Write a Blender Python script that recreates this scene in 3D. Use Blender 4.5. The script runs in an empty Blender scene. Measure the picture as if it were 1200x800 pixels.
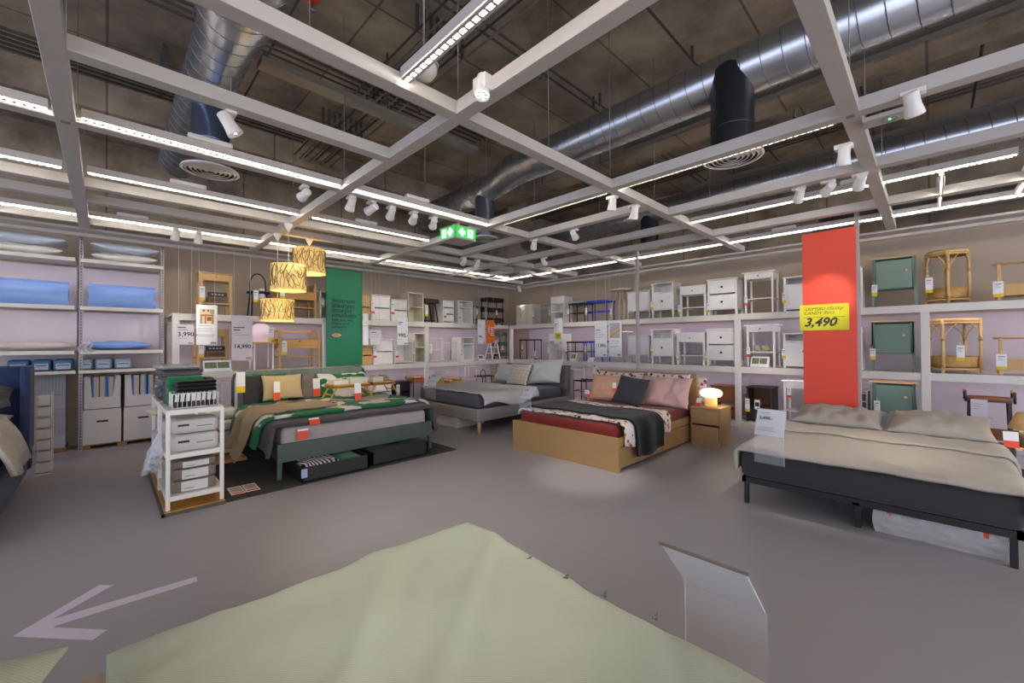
import bpy, bmesh, math, random
from mathutils import Vector, Matrix, Euler, noise
import numpy as np
random.seed(7)
S = bpy.context.scene
C = S.collection
PI = math.pi

# ------------------------------------------------------------------ camera
F, YAW, PIT, ROL, CY, H = 483.892748, 0.777421371, 0.0113591766, -0.0058670404, -3.29878, 1.45
_f = np.array([math.cos(PIT)*math.sin(YAW), math.cos(PIT)*math.cos(YAW), math.sin(PIT)])
_r = np.array([math.cos(YAW), -math.sin(YAW), 0.0])
_u = np.cross(_r, _f)
RT = math.cos(ROL)*_r + math.sin(ROL)*_u
UP = -math.sin(ROL)*_r + math.cos(ROL)*_u
FW = _f
cam = bpy.data.cameras.new('camera')
cam.sensor_width = 36.0
cam.lens = F/1200*36
cam.shift_y = CY/1200
cam.clip_start = 0.02
camo = bpy.data.objects.new('camera', cam)
C.objects.link(camo)
camo.matrix_world = Matrix(((RT[0], UP[0], -FW[0], 0), (RT[1], UP[1], -FW[1], 0), (RT[2], UP[2], -FW[2], H), (0, 0, 0, 1)))
S.camera = camo

# ------------------------------------------------------------------ look, world, light levels
S.view_settings.view_transform = 'Standard'
S.view_settings.look = 'None'
S.view_settings.exposure = 0.8
S.view_settings.gamma = 1.0
S.view_settings.use_curve_mapping = False
S.cycles.use_denoising = True
S.cycles.max_bounces = 6
S.cycles.diffuse_bounces = 4
S.cycles.glossy_bounces = 3
S.cycles.transmission_bounces = 6
S.cycles.transparent_max_bounces = 12
S.cycles.sample_clamp_indirect = 4.0
S.cycles.caustics_reflective = False
S.cycles.caustics_refractive = False
LED_STRENGTH = 34.0        # ceiling light lines
GLOW_STRENGTH = 7.0        # lilac light lines under the shelves
SPOT_WATT = 30.0
WORLD_STRENGTH = 2.15

w = bpy.data.worlds.new('hall_light')
S.world = w
w.use_nodes = True
nt = w.node_tree
for n in list(nt.nodes): nt.nodes.remove(n)
tc = nt.nodes.new('ShaderNodeTexCoord')
sp = nt.nodes.new('ShaderNodeSeparateXYZ')
mr = nt.nodes.new('ShaderNodeMapRange')
mr.inputs[1].default_value = -1.0; mr.inputs[2].default_value = 0.6
mx = nt.nodes.new('ShaderNodeMix'); mx.data_type = 'RGBA'
mx.inputs[6].default_value = (0.64, 0.70, 0.92, 1)      # the cool side of the hall, towards -X
mx.inputs[7].default_value = (0.92, 0.87, 0.84, 1)     # the warm side
bg = nt.nodes.new('ShaderNodeBackground')
bg.inputs[1].default_value = WORLD_STRENGTH
out = nt.nodes.new('ShaderNodeOutputWorld')
L = nt.links.new
L(tc.outputs['Generated'], sp.inputs[0]); L(sp.outputs[0], mr.inputs[0]); L(mr.outputs[0], mx.inputs[0])
L(mx.outputs[2], bg.inputs[0]); L(bg.outputs[0], out.inputs[0])

# ------------------------------------------------------------------ pixel rays -> points on named planes of the room
def ray(x, y): return RT*(x-600)+UP*(400+CY-y)+FW*F
def onX(x, y, X): d = ray(x, y); t = X/d[0]; return Vector((X, d[1]*t, H+d[2]*t))
def onY(x, y, Y): d = ray(x, y); t = Y/d[1]; return Vector((d[0]*t, Y, H+d[2]*t))
def onZ(x, y, Z=0.0): d = ray(x, y); t = (Z-H)/d[2]; return Vector((d[0]*t, d[1]*t, Z))

# ------------------------------------------------------------------ materials
def lin(c):
    if isinstance(c, str): c = tuple(int(c[i:i+2], 16) for i in (0, 2, 4))
    return tuple(((v/255)/12.92 if v/255 <= .04045 else ((v/255+.055)/1.055)**2.4) for v in c[:3])
MATS = {}
def mat(name, col, rough=.55, metal=0., var=.06, scale=8., bump=0., bscale=60., stretch=None, emit=0., alpha=1., trans=0., spec=.5, col2=None, sheen=0., coord='Object'):
    if name in MATS: return MATS[name]
    m = bpy.data.materials.new(name); m.use_nodes = True
    n = m.node_tree; b = n.nodes['Principled BSDF']; l = n.links.new
    c = lin(col)
    t = n.nodes.new('ShaderNodeTexCoord'); mp = n.nodes.new('ShaderNodeMapping')
    if stretch: mp.inputs['Scale'].default_value = stretch
    l(t.outputs[coord], mp.inputs[0])
    no = n.nodes.new('ShaderNodeTexNoise'); no.inputs['Scale'].default_value = scale; no.inputs['Detail'].default_value = 4
    l(mp.outputs[0], no.inputs[0])
    rp = n.nodes.new('ShaderNodeMix'); rp.data_type = 'RGBA'
    c2 = lin(col2) if col2 else tuple(min(1, v*(1+var)) for v in c)
    c1 = c if col2 else tuple(v*(1-var) for v in c)
    rp.inputs[6].default_value = (*c1, 1); rp.inputs[7].default_value = (*c2, 1)
    l(no.outputs[0], rp.inputs[0]); l(rp.outputs[2], b.inputs['Base Color'])
    b.inputs['Roughness'].default_value = rough; b.inputs['Metallic'].default_value = metal
    b.inputs['Specular IOR Level'].default_value = spec
    b.inputs['Alpha'].default_value = alpha; b.inputs['Transmission Weight'].default_value = trans
    if sheen: b.inputs['Sheen Weight'].default_value = sheen
    if bump:
        n2 = n.nodes.new('ShaderNodeTexNoise'); n2.inputs['Scale'].default_value = bscale; n2.inputs['Detail'].default_value = 3
        l(mp.outputs[0], n2.inputs[0])
        bp = n.nodes.new('ShaderNodeBump'); bp.inputs['Strength'].default_value = bump; bp.inputs['Distance'].default_value = .01
        l(n2.outputs[0], bp.inputs['Height']); l(bp.outputs[0], b.inputs['Normal'])
    if emit:
        b.inputs['Emission Color'].default_value = (*c, 1); b.inputs['Emission Strength'].default_value = emit
    MATS[name] = m
    return m
def wood(name, col, col2, rough=.5, axis=0, scale=3.):
    st = [14., 14., 14.]; st[axis] = .9
    return mat(name, col, rough, scale=scale, stretch=tuple(st), col2=col2, bump=.05, bscale=6.)
def fabric(name, col, rough=.92, bump=.25, var=.07, bscale=220., scale=5.):
    return mat(name, col, rough, var=var, scale=scale, bump=bump, bscale=bscale, sheen=.15, spec=.25)

M_white = mat('white_lacquer', 'ece8e0', .4)
M_cream = mat('cream_lacquer', 'd8d0b8', .45)
M_card = mat('white_card', 'ececea', .6)
M_lilac_card = mat('pale_card', 'cfc8cc', .6)
M_ink = mat('dark_print', '33302e', .7)
M_inkg = mat('grey_print', '8d8a88', .7)
M_yellow = mat('yellow_card', 'e8c400', .55)
M_lime = mat('lime_yellow_card', 'd8d010', .55)
M_red = mat('orange_red_card', 'e8512c', .55)
M_orange = mat('orange_card', 'f07820', .55)
M_black = mat('black_metal', '1b1c1e', .45)
M_blackw = mat('black_brown_wood', '2a2422', .5, stretch=(1, 8, 8), scale=4)
M_pine = wood('pale_pine', 'd2ae74', 'c49a5c', .5, 2)
M_bamboo = wood('bamboo', 'cf9f52', 'bd8a3e', .45, 0)
M_oak = wood('oak_veneer', 'ab8a5c', '9c7a4a', .5, 1)
M_rattan = mat('rattan', 'dab676', .55, var=.2, scale=30, bump=.4, bscale=90)
M_brownw = wood('brown_wood', '8a5a36', '734527', .5, 1)
M_steel = mat('galvanised_steel', 'b4b8bd', .28, .95, var=.1, scale=3)
M_grid = mat('grid_paint', 'c4beb5', .5)
M_greyp = mat('grey_paint', 'a8a4a0', .5)
M_led = mat('lamp_diffuser', 'fff6ea', emit=LED_STRENGTH)
M_glow = mat('shelf_light_diffuser', 'f2e2f8', emit=GLOW_STRENGTH)
M_lens = mat('spot_lens', 'fff4e0', emit=1.6)
M_green = mat('sage_green_paint', '6e8a7a', .5)
M_blue = mat('blue_steel', '2440c8', .45)
M_clear = mat('clear_acrylic', 'f4f6f8', .25, alpha=.07)
M_film = mat('clear_film', 'd8d8dc', .15, alpha=.4, bump=.9, bscale=18, var=.02)
M_wire = mat('white_wire', 'dedcd6', .45)

# ------------------------------------------------------------------ mesh helpers
class MB:
    def __init__(s): s.v = []; s.f = []; s.sm = []
    def add(s, vs, fs, smooth=False):
        k = len(s.v); s.v += [tuple(p) for p in vs]
        s.f += [tuple(i+k for i in f) for f in fs]; s.sm += [smooth]*len(fs)
        return s
    def box(s, x0, x1, y0, y1, z0, z1):
        vs = [(x0,y0,z0),(x1,y0,z0),(x1,y1,z0),(x0,y1,z0),(x0,y0,z1),(x1,y0,z1),(x1,y1,z1),(x0,y1,z1)]
        return s.add(vs, [(3,2,1,0),(4,5,6,7),(0,1,5,4),(1,2,6,5),(2,3,7,6),(3,0,4,7)])
    def hexa(s, bot, top):
        return s.add(list(bot)+list(top), [(3,2,1,0),(4,5,6,7),(0,1,5,4),(1,2,6,5),(2,3,7,6),(3,0,4,7)])
    def bar(s, a, b, wx, wy=None, wx2=None, wy2=None):
        wy = wy or wx; wx2 = wx2 or wx; wy2 = wy2 or wy
        a = Vector(a); b = Vector(b); d = (b-a).normalized()
        ref = Vector((0, 0, 1)) if abs(d.z) < .9 else Vector((0, 1, 0))
        u = d.cross(ref).normalized(); v = u.cross(d)
        q = lambda p, x, y: [p-u*x/2-v*y/2, p+u*x/2-v*y/2, p+u*x/2+v*y/2, p-u*x/2+v*y/2]
        return s.hexa(q(a, wx, wy), q(b, wx2, wy2))
    def tube(s, pts, r, n=8, closed=False):
        pts = [Vector(p) for p in pts]; m = len(pts); rings = []; pu = None
        for i, p in enumerate(pts):
            d = (pts[(i+1) % m] - pts[i-1]) if (closed or 0 < i < m-1) else (pts[1]-pts[0] if i == 0 else pts[-1]-pts[-2])
            d.normalize()
            if pu is None:
                ref = Vector((0, 0, 1)) if abs(d.z) < .9 else Vector((1, 0, 0)); u = d.cross(ref).normalized()
            else: u = (pu-d*pu.dot(d)).normalized()
            pu = u; v = d.cross(u)
            rr = r[i] if isinstance(r, (list, tuple)) else r
            rings.append([p+(u*math.cos(a)+v*math.sin(a))*rr for a in (2*PI*k/n for k in range(n))])
        vs = [q for g in rings for q in g]; fs = []
        for i in range(m if closed else m-1):
            j = (i+1) % m
            for k in range(n): fs.append((i*n+k, i*n+(k+1) % n, j*n+(k+1) % n, j*n+k))
        if not closed: fs += [tuple(range(n-1, -1, -1)), tuple(range((m-1)*n, m*n))]
        return s.add(vs, fs, True)
    def lathe(s, prof, c=(0, 0, 0), n=28, cap=True):
        vs = [(c[0]+r*math.cos(2*PI*k/n), c[1]+r*math.sin(2*PI*k/n), c[2]+z) for r, z in prof for k in range(n)]
        m = len(prof); fs = []
        for i in range(m-1):
            for k in range(n): fs.append((i*n+k, i*n+(k+1) % n, (i+1)*n+(k+1) % n, (i+1)*n+k))
        if cap: fs += [tuple(range(n-1, -1, -1)), tuple(range((m-1)*n, m*n))]
        return s.add(vs, fs, True)
    def grid(s, fn, nu, nv):
        vs = [fn(i/nu, j/nv) for j in range(nv+1) for i in range(nu+1)]
        fs = [(j*(nu+1)+i, j*(nu+1)+i+1, (j+1)*(nu+1)+i+1, (j+1)*(nu+1)+i) for j in range(nv) for i in range(nu)]
        return s.add(vs, fs, True)
    def poly(s, pts, th, n=(0, 0, 1)):
        n = Vector(n)*th; k = len(pts); a = [Vector(p) for p in pts]
        return s.add(a+[p+n for p in a], [tuple(range(k-1, -1, -1)), tuple(range(k, 2*k))]+[(i, (i+1) % k, k+(i+1) % k, k+i) for i in range(k)])
    def obj(s, name, m, parent=None, bevel=0., solid=0., sub=0, label=None):
        me = bpy.data.meshes.new(name)
        me.from_pydata(s.v, [], s.f); me.update()
        bm = bmesh.new(); bm.from_mesh(me); bmesh.ops.recalc_face_normals(bm, faces=bm.faces); bm.to_mesh(me); bm.free()
        if any(s.sm): me.polygons.foreach_set('use_smooth', s.sm)
        if m is not None: me.materials.append(m)
        o = bpy.data.objects.new(name, me); C.objects.link(o)
        if parent is not None: o.parent = parent
        if solid:
            q = o.modifiers.new('thickness', 'SOLIDIFY'); q.thickness = solid; q.offset = -1
        if bevel:
            q = o.modifiers.new('edge', 'BEVEL'); q.width = bevel; q.segments = 2; q.limit_method = 'ANGLE'
        if sub:
            q = o.modifiers.new('smooth', 'SUBSURF'); q.levels = sub; q.render_levels = sub
        if label: o['label'] = label
        return o
def box(x0, x1, y0, y1, z0, z1): return MB().box(x0, x1, y0, y1, z0, z1)

USED = {}
def tag(o, label, cat, group=None):
    k = label.lower()
    if k in USED and USED[k] != (group or 0): print('DUPLICATE LABEL', label)
    if k in USED and group is None: print('DUPLICATE LABEL', label)
    USED[k] = group or 0
    o['label'] = label; o['category'] = cat
    if group: o['group'] = group
    return o
def thing(name, label, cat, loc=(0, 0, 0), rz=0., group=None):
    o = bpy.data.objects.new(name, None); C.objects.link(o)
    o.empty_display_size = .05
    o.location = loc; o.rotation_euler = (0, 0, rz)
    return tag(o, label, cat, group)
def struct(o): o['kind'] = 'structure'; return o
def dup(o, loc, label, rz=None, group=None):
    def cp(a, par):
        c = a.copy(); C.objects.link(c); c.parent = par
        for ch in a.children: cp(ch, c)
        return c
    r = cp(o, None); r.location = loc
    if rz is not None: r.rotation_euler = (0, 0, rz)
    if 'group' in r: del r['group']
    return tag(r, label, o['category'], group or o.get('group'))
def text(name, s, size, m, parent, loc, rot=(PI/2, 0, 0), shear=0., bold=0., align='LEFT', width=None, th=.0006):
    cu = bpy.data.curves.new(name, 'FONT'); cu.body = s; cu.size = size; cu.shear = shear; cu.offset = bold; cu.align_x = align
    cu.resolution_u = 3; cu.extrude = th/2
    o = bpy.data.objects.new('tmp', cu); C.objects.link(o)
    bpy.context.view_layer.update()
    dg = bpy.context.evaluated_depsgraph_get()
    me = bpy.data.meshes.new_from_object(o.evaluated_get(dg))
    bpy.data.objects.remove(o); me.materials.clear(); me.materials.append(m)
    q = bpy.data.objects.new(name, me); C.objects.link(q); q.parent = parent; q.location = loc; q.rotation_euler = rot
    return q
RZ = -PI/2      # things on the right-hand shelf wall face -X; those on the back wall face -Y

# ------------------------------------------------------------------ room shell
def floor_mat():
    m = mat('floor_vinyl', 'a4a1a5', .48, var=.05, scale=1.2, bump=.02, bscale=90, spec=.4)
    return m
struct(MB().box(-9, 9.4, -7, 9.6, -.12, 0).obj('floor', floor_mat()))
wm = mat('wall_paint', 'beac96', .8, var=.03, scale=1.5, bump=.03, bscale=40)
cm = bpy.data.materials.new('bare_concrete'); cm.use_nodes = True
def concrete():
    n = cm.node_tree; b = n.nodes['Principled BSDF']; l = n.links.new
    t = n.nodes.new('ShaderNodeTexCoord')
    a = n.nodes.new('ShaderNodeTexNoise'); a.inputs['Scale'].default_value = 1.1; a.inputs['Detail'].default_value = 9; a.inputs['Roughness'].default_value = .65
    l(t.outputs['Object'], a.inputs[0])
    r = n.nodes.new('ShaderNodeValToRGB')
    r.color_ramp.elements[0].position = .34; r.color_ramp.elements[0].color = (*lin('6c6052'), 1)
    r.color_ramp.elements[1].position = .66; r.color_ramp.elements[1].color = (*lin('b2a48e'), 1)
    l(a.outputs[0], r.inputs[0])
    br = n.nodes.new('ShaderNodeTexBrick'); br.offset = 0
    for k, v in (('Scale', 1.), ('Mortar Size', .012), ('Brick Width', 1.8), ('Row Height', 1.2)): br.inputs[k].default_value = v
    br.inputs['Color1'].default_value = (1, 1, 1, 1); br.inputs['Color2'].default_value = (.86, .86, .88, 1); br.inputs['Mortar'].default_value = (.45, .43, .42, 1)
    l(t.outputs['Object'], br.inputs[0])
    m = n.nodes.new('ShaderNodeMix'); m.data_type = 'RGBA'; m.blend_type = 'MULTIPLY'; m.inputs[0].default_value = 1
    l(r.outputs[0], m.inputs[6]); l(br.outputs[0], m.inputs[7]); l(m.outputs[2], b.inputs['Base Color'])
    b.inputs['Roughness'].default_value = .9
    bp = n.nodes.new('ShaderNodeBump'); bp.inputs['Strength'].default_value = .25; l(a.outputs[0], bp.inputs['Height']); l(bp.outputs[0], b.inputs['Normal'])
concrete()
SLAB = 4.6
WX, WY = 8.48, 8.75
struct(MB().box(-9, 9.4, -7, 9.6, SLAB, SLAB+.2).obj('ceiling', cm))
struct(MB().box(WX, WX+.15, -7, WY+.15, 0, 3.06).obj('wall_right', wm))
struct(MB().box(-9, WX, WY, WY+.15, 0, 3.06).obj('wall_back', wm))
struct(MB().box(WX+.1, WX+.25, -7, WY+.25, 3.06, SLAB).obj('wall_right_upper', cm))
struct(MB().box(-9, WX+.1, WY+.1, WY+.25, 3.06, SLAB).obj('wall_back_upper', cm))
# concrete downstand beams and columns of the slab
for i, (a) in enumerate([(5.5, 5.9, -7, 9.6), (-9, 9.4, 6.9, 7.25)]):
    struct(MB().box(a[0], a[1], a[2], a[3], SLAB-.35, SLAB).obj('ceiling_beam', cm))
struct(MB().box(6.1, 6.7, 6.3, 6.9, 3.05, SLAB).obj('ceiling_column', cm))

# suspended lattice: white beams, bottom at 2.9 m
GZ0, GZ1, GW = 2.9, 2.985, .095
def gy(x, y0, y1, wd=GW): struct(MB().box(x-wd/2, x+wd/2, y0, y1, GZ0, GZ1).obj('ceiling_beam', M_grid, bevel=.003))
def gx(y, x0, x1, wd=GW): struct(MB().box(x0, x1, y-wd/2, y+wd/2, GZ0+.001, GZ1-.001).obj('ceiling_beam', M_grid, bevel=.003))
for x in (-.19, 1.62, 3.42): gy(x, -3, 7.35)
for x, y0, y1 in ((4.6, -3, 2.13), (4.2, 2.13, 5.42), (5.24, 2.13, 7.3), (5.95, -3, 7.3)): gy(x, y0, y1)
for y in (.35, 2.13, 3.92): gx(y, -3, 7.3)
gx(3.0, -.19, 1.62)
for y in (5.42, 5.98): gx(y, -3, 7.3)
gx(7.05, -3, 7.3, .05)
struct(MB().box(7.40, 7.68, -3, 7.7, 2.9, 2.93).obj('ceiling_trim_right', M_grid, bevel=.003))
struct(MB().box(-4, 7.40, 7.40, 7.68, 2.9, 2.93).obj('ceiling_trim_back', M_grid, bevel=.003))
struct(MB().box(7.64, 7.68, -3, 7.7, 2.86, 2.9).obj('ceiling_trim_right_lip', M_grid))
struct(MB().box(-4, 7.68, 7.64, 7.68, 2.86, 2.9).obj('ceiling_trim_back_lip', M_grid))

# ------------------------------------------------------------------ light lines in the lattice
def led_line(axis, c, a, b, z, label, rows=1, wd0=.032):
    name = 'light_line'
    if axis == 'x': t = thing(name, label, 'ceiling light', ((a+b)/2, c, z), 0)
    else: t = thing(name, label, 'ceiling light', (c, (a+b)/2, z), PI/2)
    h = (b-a)/2
    wd = wd0 if rows == 1 else .075
    MB().box(-h, h, -wd/2, wd/2, .012, .07).obj('housing', M_grid, t, bevel=.003)
    for k in range(rows):
        q = (k-(rows-1)/2)*.045
        MB().box(-h+.01, h-.01, q-wd0*.10, q+wd0*.10, .004, .012).obj('diffuser', M_led, t)
    lv = MB(); n = min(70, int(2*h/.04)); xs = []
    for i in range(n): a0 = -h+.015+i*(2*h-.04)/n; xs += [a0, a0+.014]
    xs.append(h-.01); q = (-wd/2+.001, -wd0*.2 if rows == 1 else -.012, wd0*.2 if rows == 1 else .012, wd/2-.001)
    lv.add([(x, y, -.002) for x in xs for y in q], [(4*i+j, 4*i+j+1, 4*i+j+5, 4*i+j+4) for i in range(len(xs)-1) for j in ((0, 1, 2) if i % 2 == 0 else (0, 2))])
    lv.obj('louvre', M_grid, t, solid=.005)
    bx0 = -h*.35
    MB().box(bx0, bx0+.28, -.03, .03, .07, .11).obj('driver_box', M_white, t, bevel=.012)
    return t
led_line('y', 1.2, -1.4, 2.07, 2.93, 'bright louvred light line overhead, ending at a lattice beam', 1, .06)
led_line('x', 3.845, -2.6, -.26, 2.915, 'light line on the lattice near the pillow rack, short piece before the first beam')
led_line('x', 3.845, -.12, 1.56, 2.915, 'light line above the cart, along the lattice beam next to the grey vent')
led_line('x', 3.845, 1.69, 3.36, 2.915, 'light line leading to the green exit sign')
led_line('y', 3.495, 2.19, 3.7, 2.915, 'light line running away from the exit sign towards the first beam crossing')
led_line('y', 3.495, .42, 2.07, 2.915, 'light line under the large round vent')
led_line('x', 5.03, -2.6, -.26, 2.915, 'thin light line over the blue bed, second from the rack')
led_line('x', 5.03, -.12, 1.56, 2.915, 'thin light line between the cart and the pendant lamps')
led_line('x', 5.03, 1.7, 3.3, 2.915, 'thin light line over the green bed')
led_line('y', 5.15, -.5, 2.07, 2.915, 'light line over the oak bedside table')
led_line('y', 6.62, -1.5, 7.0, 2.915, 'double light line along the white nightstand shelves', 2)
led_line('x', 6.72, -3., 6.5, 2.915, 'double light line in front of the pillow rack and back shelves', 2)
led_line('x', -.08, 5.2, 6.5, 2.9, 'light line crosswise above the rattan table, first of two')
led_line('x', -.62, 5.3, 6.5, 2.9, 'light line crosswise above the rattan table, second of two')

# ------------------------------------------------------------------ spotlights on the lattice
def spot(loc, target, label, watt=0., ang=34, warm=(1, .93, .82), blend=.7, group=None):
    x, y, z = loc
    t = thing('spotlight', label, 'spotlight', (x, y, 2.9), 0, group)
    d = (Vector(target)-Vector((x, y, z))).normalized()
    MB().box(-.03, .03, -.055, .055, min(z-2.9+.055, 0), max(z-2.9+.055, .012)).obj('mount', M_white, t, bevel=.004)
    q = d.to_track_quat('-Z', 'Y').to_matrix().to_4x4()
    q.translation = Vector((0, 0, z-2.9))
    def place(o): o.matrix_local = q; return o
    place(MB().lathe([(.03, .075), (.036, .07), (.038, .0), (.046, -.05), (.047, -.062), (.043, -.062), (.041, -.045)], n=20, cap=False).obj('can', M_white, t))
    place(MB().lathe([(.0005, .076), (.031, .075)], n=20, cap=False).obj('can_cap', M_white, t))
    ln = place(MB().lathe([(.0005, -.047), (.041, -.047)], n=20, cap=False).obj('lens', M_lens if watt else mat('spot_lens_soft', 'f2ead8', .3, emit=1.6), t))
    rs = MB()
    for k in range(6): rs.lathe([(.009, -.049), (.012, -.056)], (.024*math.cos(k*PI/3), .024*math.sin(k*PI/3), 0), 8, False)
    place(rs.obj('reflector', M_steel, t))
    if watt:
        ld = bpy.data.lights.new('spot_lamp', 'SPOT'); ld.energy = watt; ld.spot_size = math.radians(ang); ld.spot_blend = blend
        ld.color = warm; ld.shadow_soft_size = .035
        lo = bpy.data.objects.new('spot_lamp', ld); C.objects.link(lo); lo.parent = t
        m2 = q.copy(); m2.translation = q.translation + d*.07; lo.matrix_local = m2
    return t
W = SPOT_WATT
spot((1.545, 1.80, 2.93), (1.05, 1.45, .6), 'white spotlight with lit reflector beside the overhead louvred light line', W*1.5, 46)
spot((.55, 3.07, 2.83), (2.3, 2.9, 0), 'white spotlight hanging in front of the big vertical duct', W*2.2, 64, blend=1.0)
spot((1.30, 4.04, 2.83), (1.0, 7.6, 2.2), 'white spotlight under the beam above the cart and lamps side', W*1.2, 22)
spot((1.72, 4.0, 2.83), (2.0, 6.6, .7), 'white spotlight just past the beam crossing, first of the row to the exit sign', W*1.6, 40)
spot((1.93, 4.0, 2.83), (1.0, 7.6, 1.8), 'white spotlight second in the row to the exit sign', W*2.2, 16)
spot((2.15, 4.0, 2.83), (3.0, 7.2, 1.25), 'white spotlight third in the row to the exit sign', W*2.0, 26)
spot((2.42, 4.0, 2.83), (3.8, 7.8, 1.9), 'white spotlight fourth in the row to the exit sign', W*2.4, 22)
spot((2.68, 4.0, 2.83), (4.4, 7.8, 1.1), 'white spotlight nearest the exit sign', W*1.6, 26)
spot((3.36, .06, 2.83), (4.9, -.3, .5), 'white spotlight beside the loudspeaker plate', W*1.3, 44)
spot((3.9, .44, 2.82), (4.7, .7, .5), 'white spotlight just below the loudspeaker plate, on the crossing beam', W*1.4, 46)
spot((4.66, .42, 2.83), (6.27, .92, 1.95), 'white spotlight in the row above the red banner, nearest its pole', W*2.2, 22, (1, .88, .72))
spot((4.66, .64, 2.83), (7.6, 2.4, 1.95), 'white spotlight in the row above the red banner, middle one', W*2.4, 20)
spot((4.66, .86, 2.83), (7.55, 2.0, 1.0), 'white spotlight in the row above the red banner, farthest from its pole', W*2.4, 22)
spot((3.6, 2.22, 2.83), (3.78, 2.66, 0), 'white spotlight hanging at the crossing beyond the round vent', W*2.2, 32, blend=1.0)
spot((4.0, 2.2, 2.83), (4.9, 3.2, .5), 'white spotlight with square gearbox next to the crossing beyond the vent', W*1.8, 54, blend=1.0)
spot((4.28, 3.2, 2.83), (7.6, 4.6, 1.9), 'small white spotlight on the far beam facing the signs, first', W*2.0, 22)
spot((4.28, 3.9, 2.83), (6.0, 6.0, .7), 'small white spotlight on the far beam facing the grey bed', W*1.6, 40)
spot((5.3, 4.6, 2.83), (7.6, 5.6, 1.9), 'small white spotlight over the grey bed facing the corner shelves', W*1.8, 24)
spot((7.5, 7.35, 2.83), (8.2, 7.6, 2.0), 'tiny spotlight washing the wall corner with a cone of light', W*.5, 36, (1, .95, .9), .3)
spot((.62, 6.62, 2.83), (.5, 7.8, 1.5), 'small white spotlight on the light line over the back shelves, first of two', 0)
spot((.85, 6.62, 2.83), (.9, 7.8, 1.5), 'small white spotlight on the light line over the back shelves, second of two', W*1.0, 26)
spot((4.3, 5.52, 2.83), (5.2, 7.8, 1.9), 'small white spotlight at the far beam above the grey bed foot, first of two', W*1.6, 26)
spot((4.6, 5.52, 2.83), (5.8, 7.8, 1.3), 'small white spotlight at the far beam above the grey bed foot, second of two', W*1.2, 26)

# ------------------------------------------------------------------ ducts, vents, pipes under the slab
def spiral_duct(name, label, pts, r, drop=None):
    t = thing(name, label, 'air duct', pts[0])
    p0 = Vector(pts[0]); P = [Vector(p)-p0 for p in pts]
    MB().tube(P, r, 28).obj('pipe', M_steel, t)
    sm = MB()
    for i in range(len(P)-1):
        a, b = P[i], P[i+1]; n = int((b-a).length/.16)
        ra = r[i] if isinstance(r, list) else r; rb = r[i+1] if isinstance(r, list) else r
        d = (b-a).normalized(); u = d.cross(Vector((0, 0, 1)))
        u = Vector((1, 0, 0)) if u.length < .1 else u.normalized(); v = d.cross(u)
        for k in range(n):
            c = a.lerp(b, (k+.5)/n); rr = ra+(rb-ra)*(k+.5)/n+.002
            sm.tube([c+(u*math.cos(q)+v*math.sin(q))*rr+d*(.06*q/PI) for q in (2*PI*j/20 for j in range(20))], .004, 4, True)
    sm.obj('seam', mat('duct_seam', '7c8086', .4, .8), t)
    return t
D1 = spiral_duct('spiral_duct', 'big shiny spiral duct crossing the ceiling beyond the overhead light line', [(4.28, -3.5, 4.0), (4.28, 4.3, 4.0), (4.28, 4.7, 3.88), (4.28, 6.85, 3.85)], [.22, .22, .19, .19])
D2 = spiral_duct('spiral_duct', 'long spiral duct above the white nightstand shelves, second from the big one', [(6.6, -4, 3.66), (6.6, 6.2, 3.66)], .17)
spiral_duct('spiral_duct', 'thin spiral duct tight against the wall side above the rattan table', [(7.9, -4, 3.26), (7.9, 1.2, 3.26)], .09)
D3 = spiral_duct('spiral_duct', 'fat spiral duct above the cart, stepping down to a thinner pipe', [(.66, 1.2, 3.86), (.66, 3.55, 3.86), (.66, 3.75, 3.84), (.66, 6.85, 3.82)], [.235, .235, .195, .195])
def drop_duct(host, x, y, top, bottom, r, m, vr):
    o = Vector((x, y, bottom))-host.location
    t = MB().lathe([(r, 0), (r, top-bottom), (r*.7, top-bottom+.08), (r*.05, top-bottom+.1)], n=28, cap=False).obj('drop_pipe', m, host); t.location = o
    MB().lathe([(r+.003, .25), (r+.006, .26), (r+.003, .27)], n=28, cap=False).obj('joint_ring', m, t)
    v = MB().lathe([(vr*.98, 0), (vr, -.012), (vr*.94, -.02), (vr*.9, -.012)], n=40, cap=False).obj('round_vent', M_white, host); v.location = o
    v['label'] = 'round white ring vent under the drop pipe'
    for k, q in enumerate((.80, .64, .48, .32, .16)):
        MB().lathe([(vr*(q+.09), -.004), (vr*q, -.026), (vr*(q-.01), -.02)], n=36, cap=False).obj('ring', M_white, v)
    MB().lathe([(vr*.98, .002), (.001, .003)], n=36, cap=False).obj('back_plate', mat('vent_dark', '55524e', .7), v)
M_dark = mat('dark_duct', '34383c', .38, .6)
drop_duct(D1, 4.22, 1.3, 4.0, 3.2, .185, M_dark, .26)
drop_duct(D3, .70, 4.75, 3.8, 3.1, .15, mat('duct_blue_lit', '6f7c98', .3, .85), .23)  # blue light falling on this drop pipe is put into its metal colour
drop_duct(D1, 4.28, 4.95, 3.86, 3.12, .15, mat('duct_mid', '8a929c', .3, .85), .22)
drop_duct(D2, 6.6, 3.35, 3.6, 3.1, .15, M_dark, .2)

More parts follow.
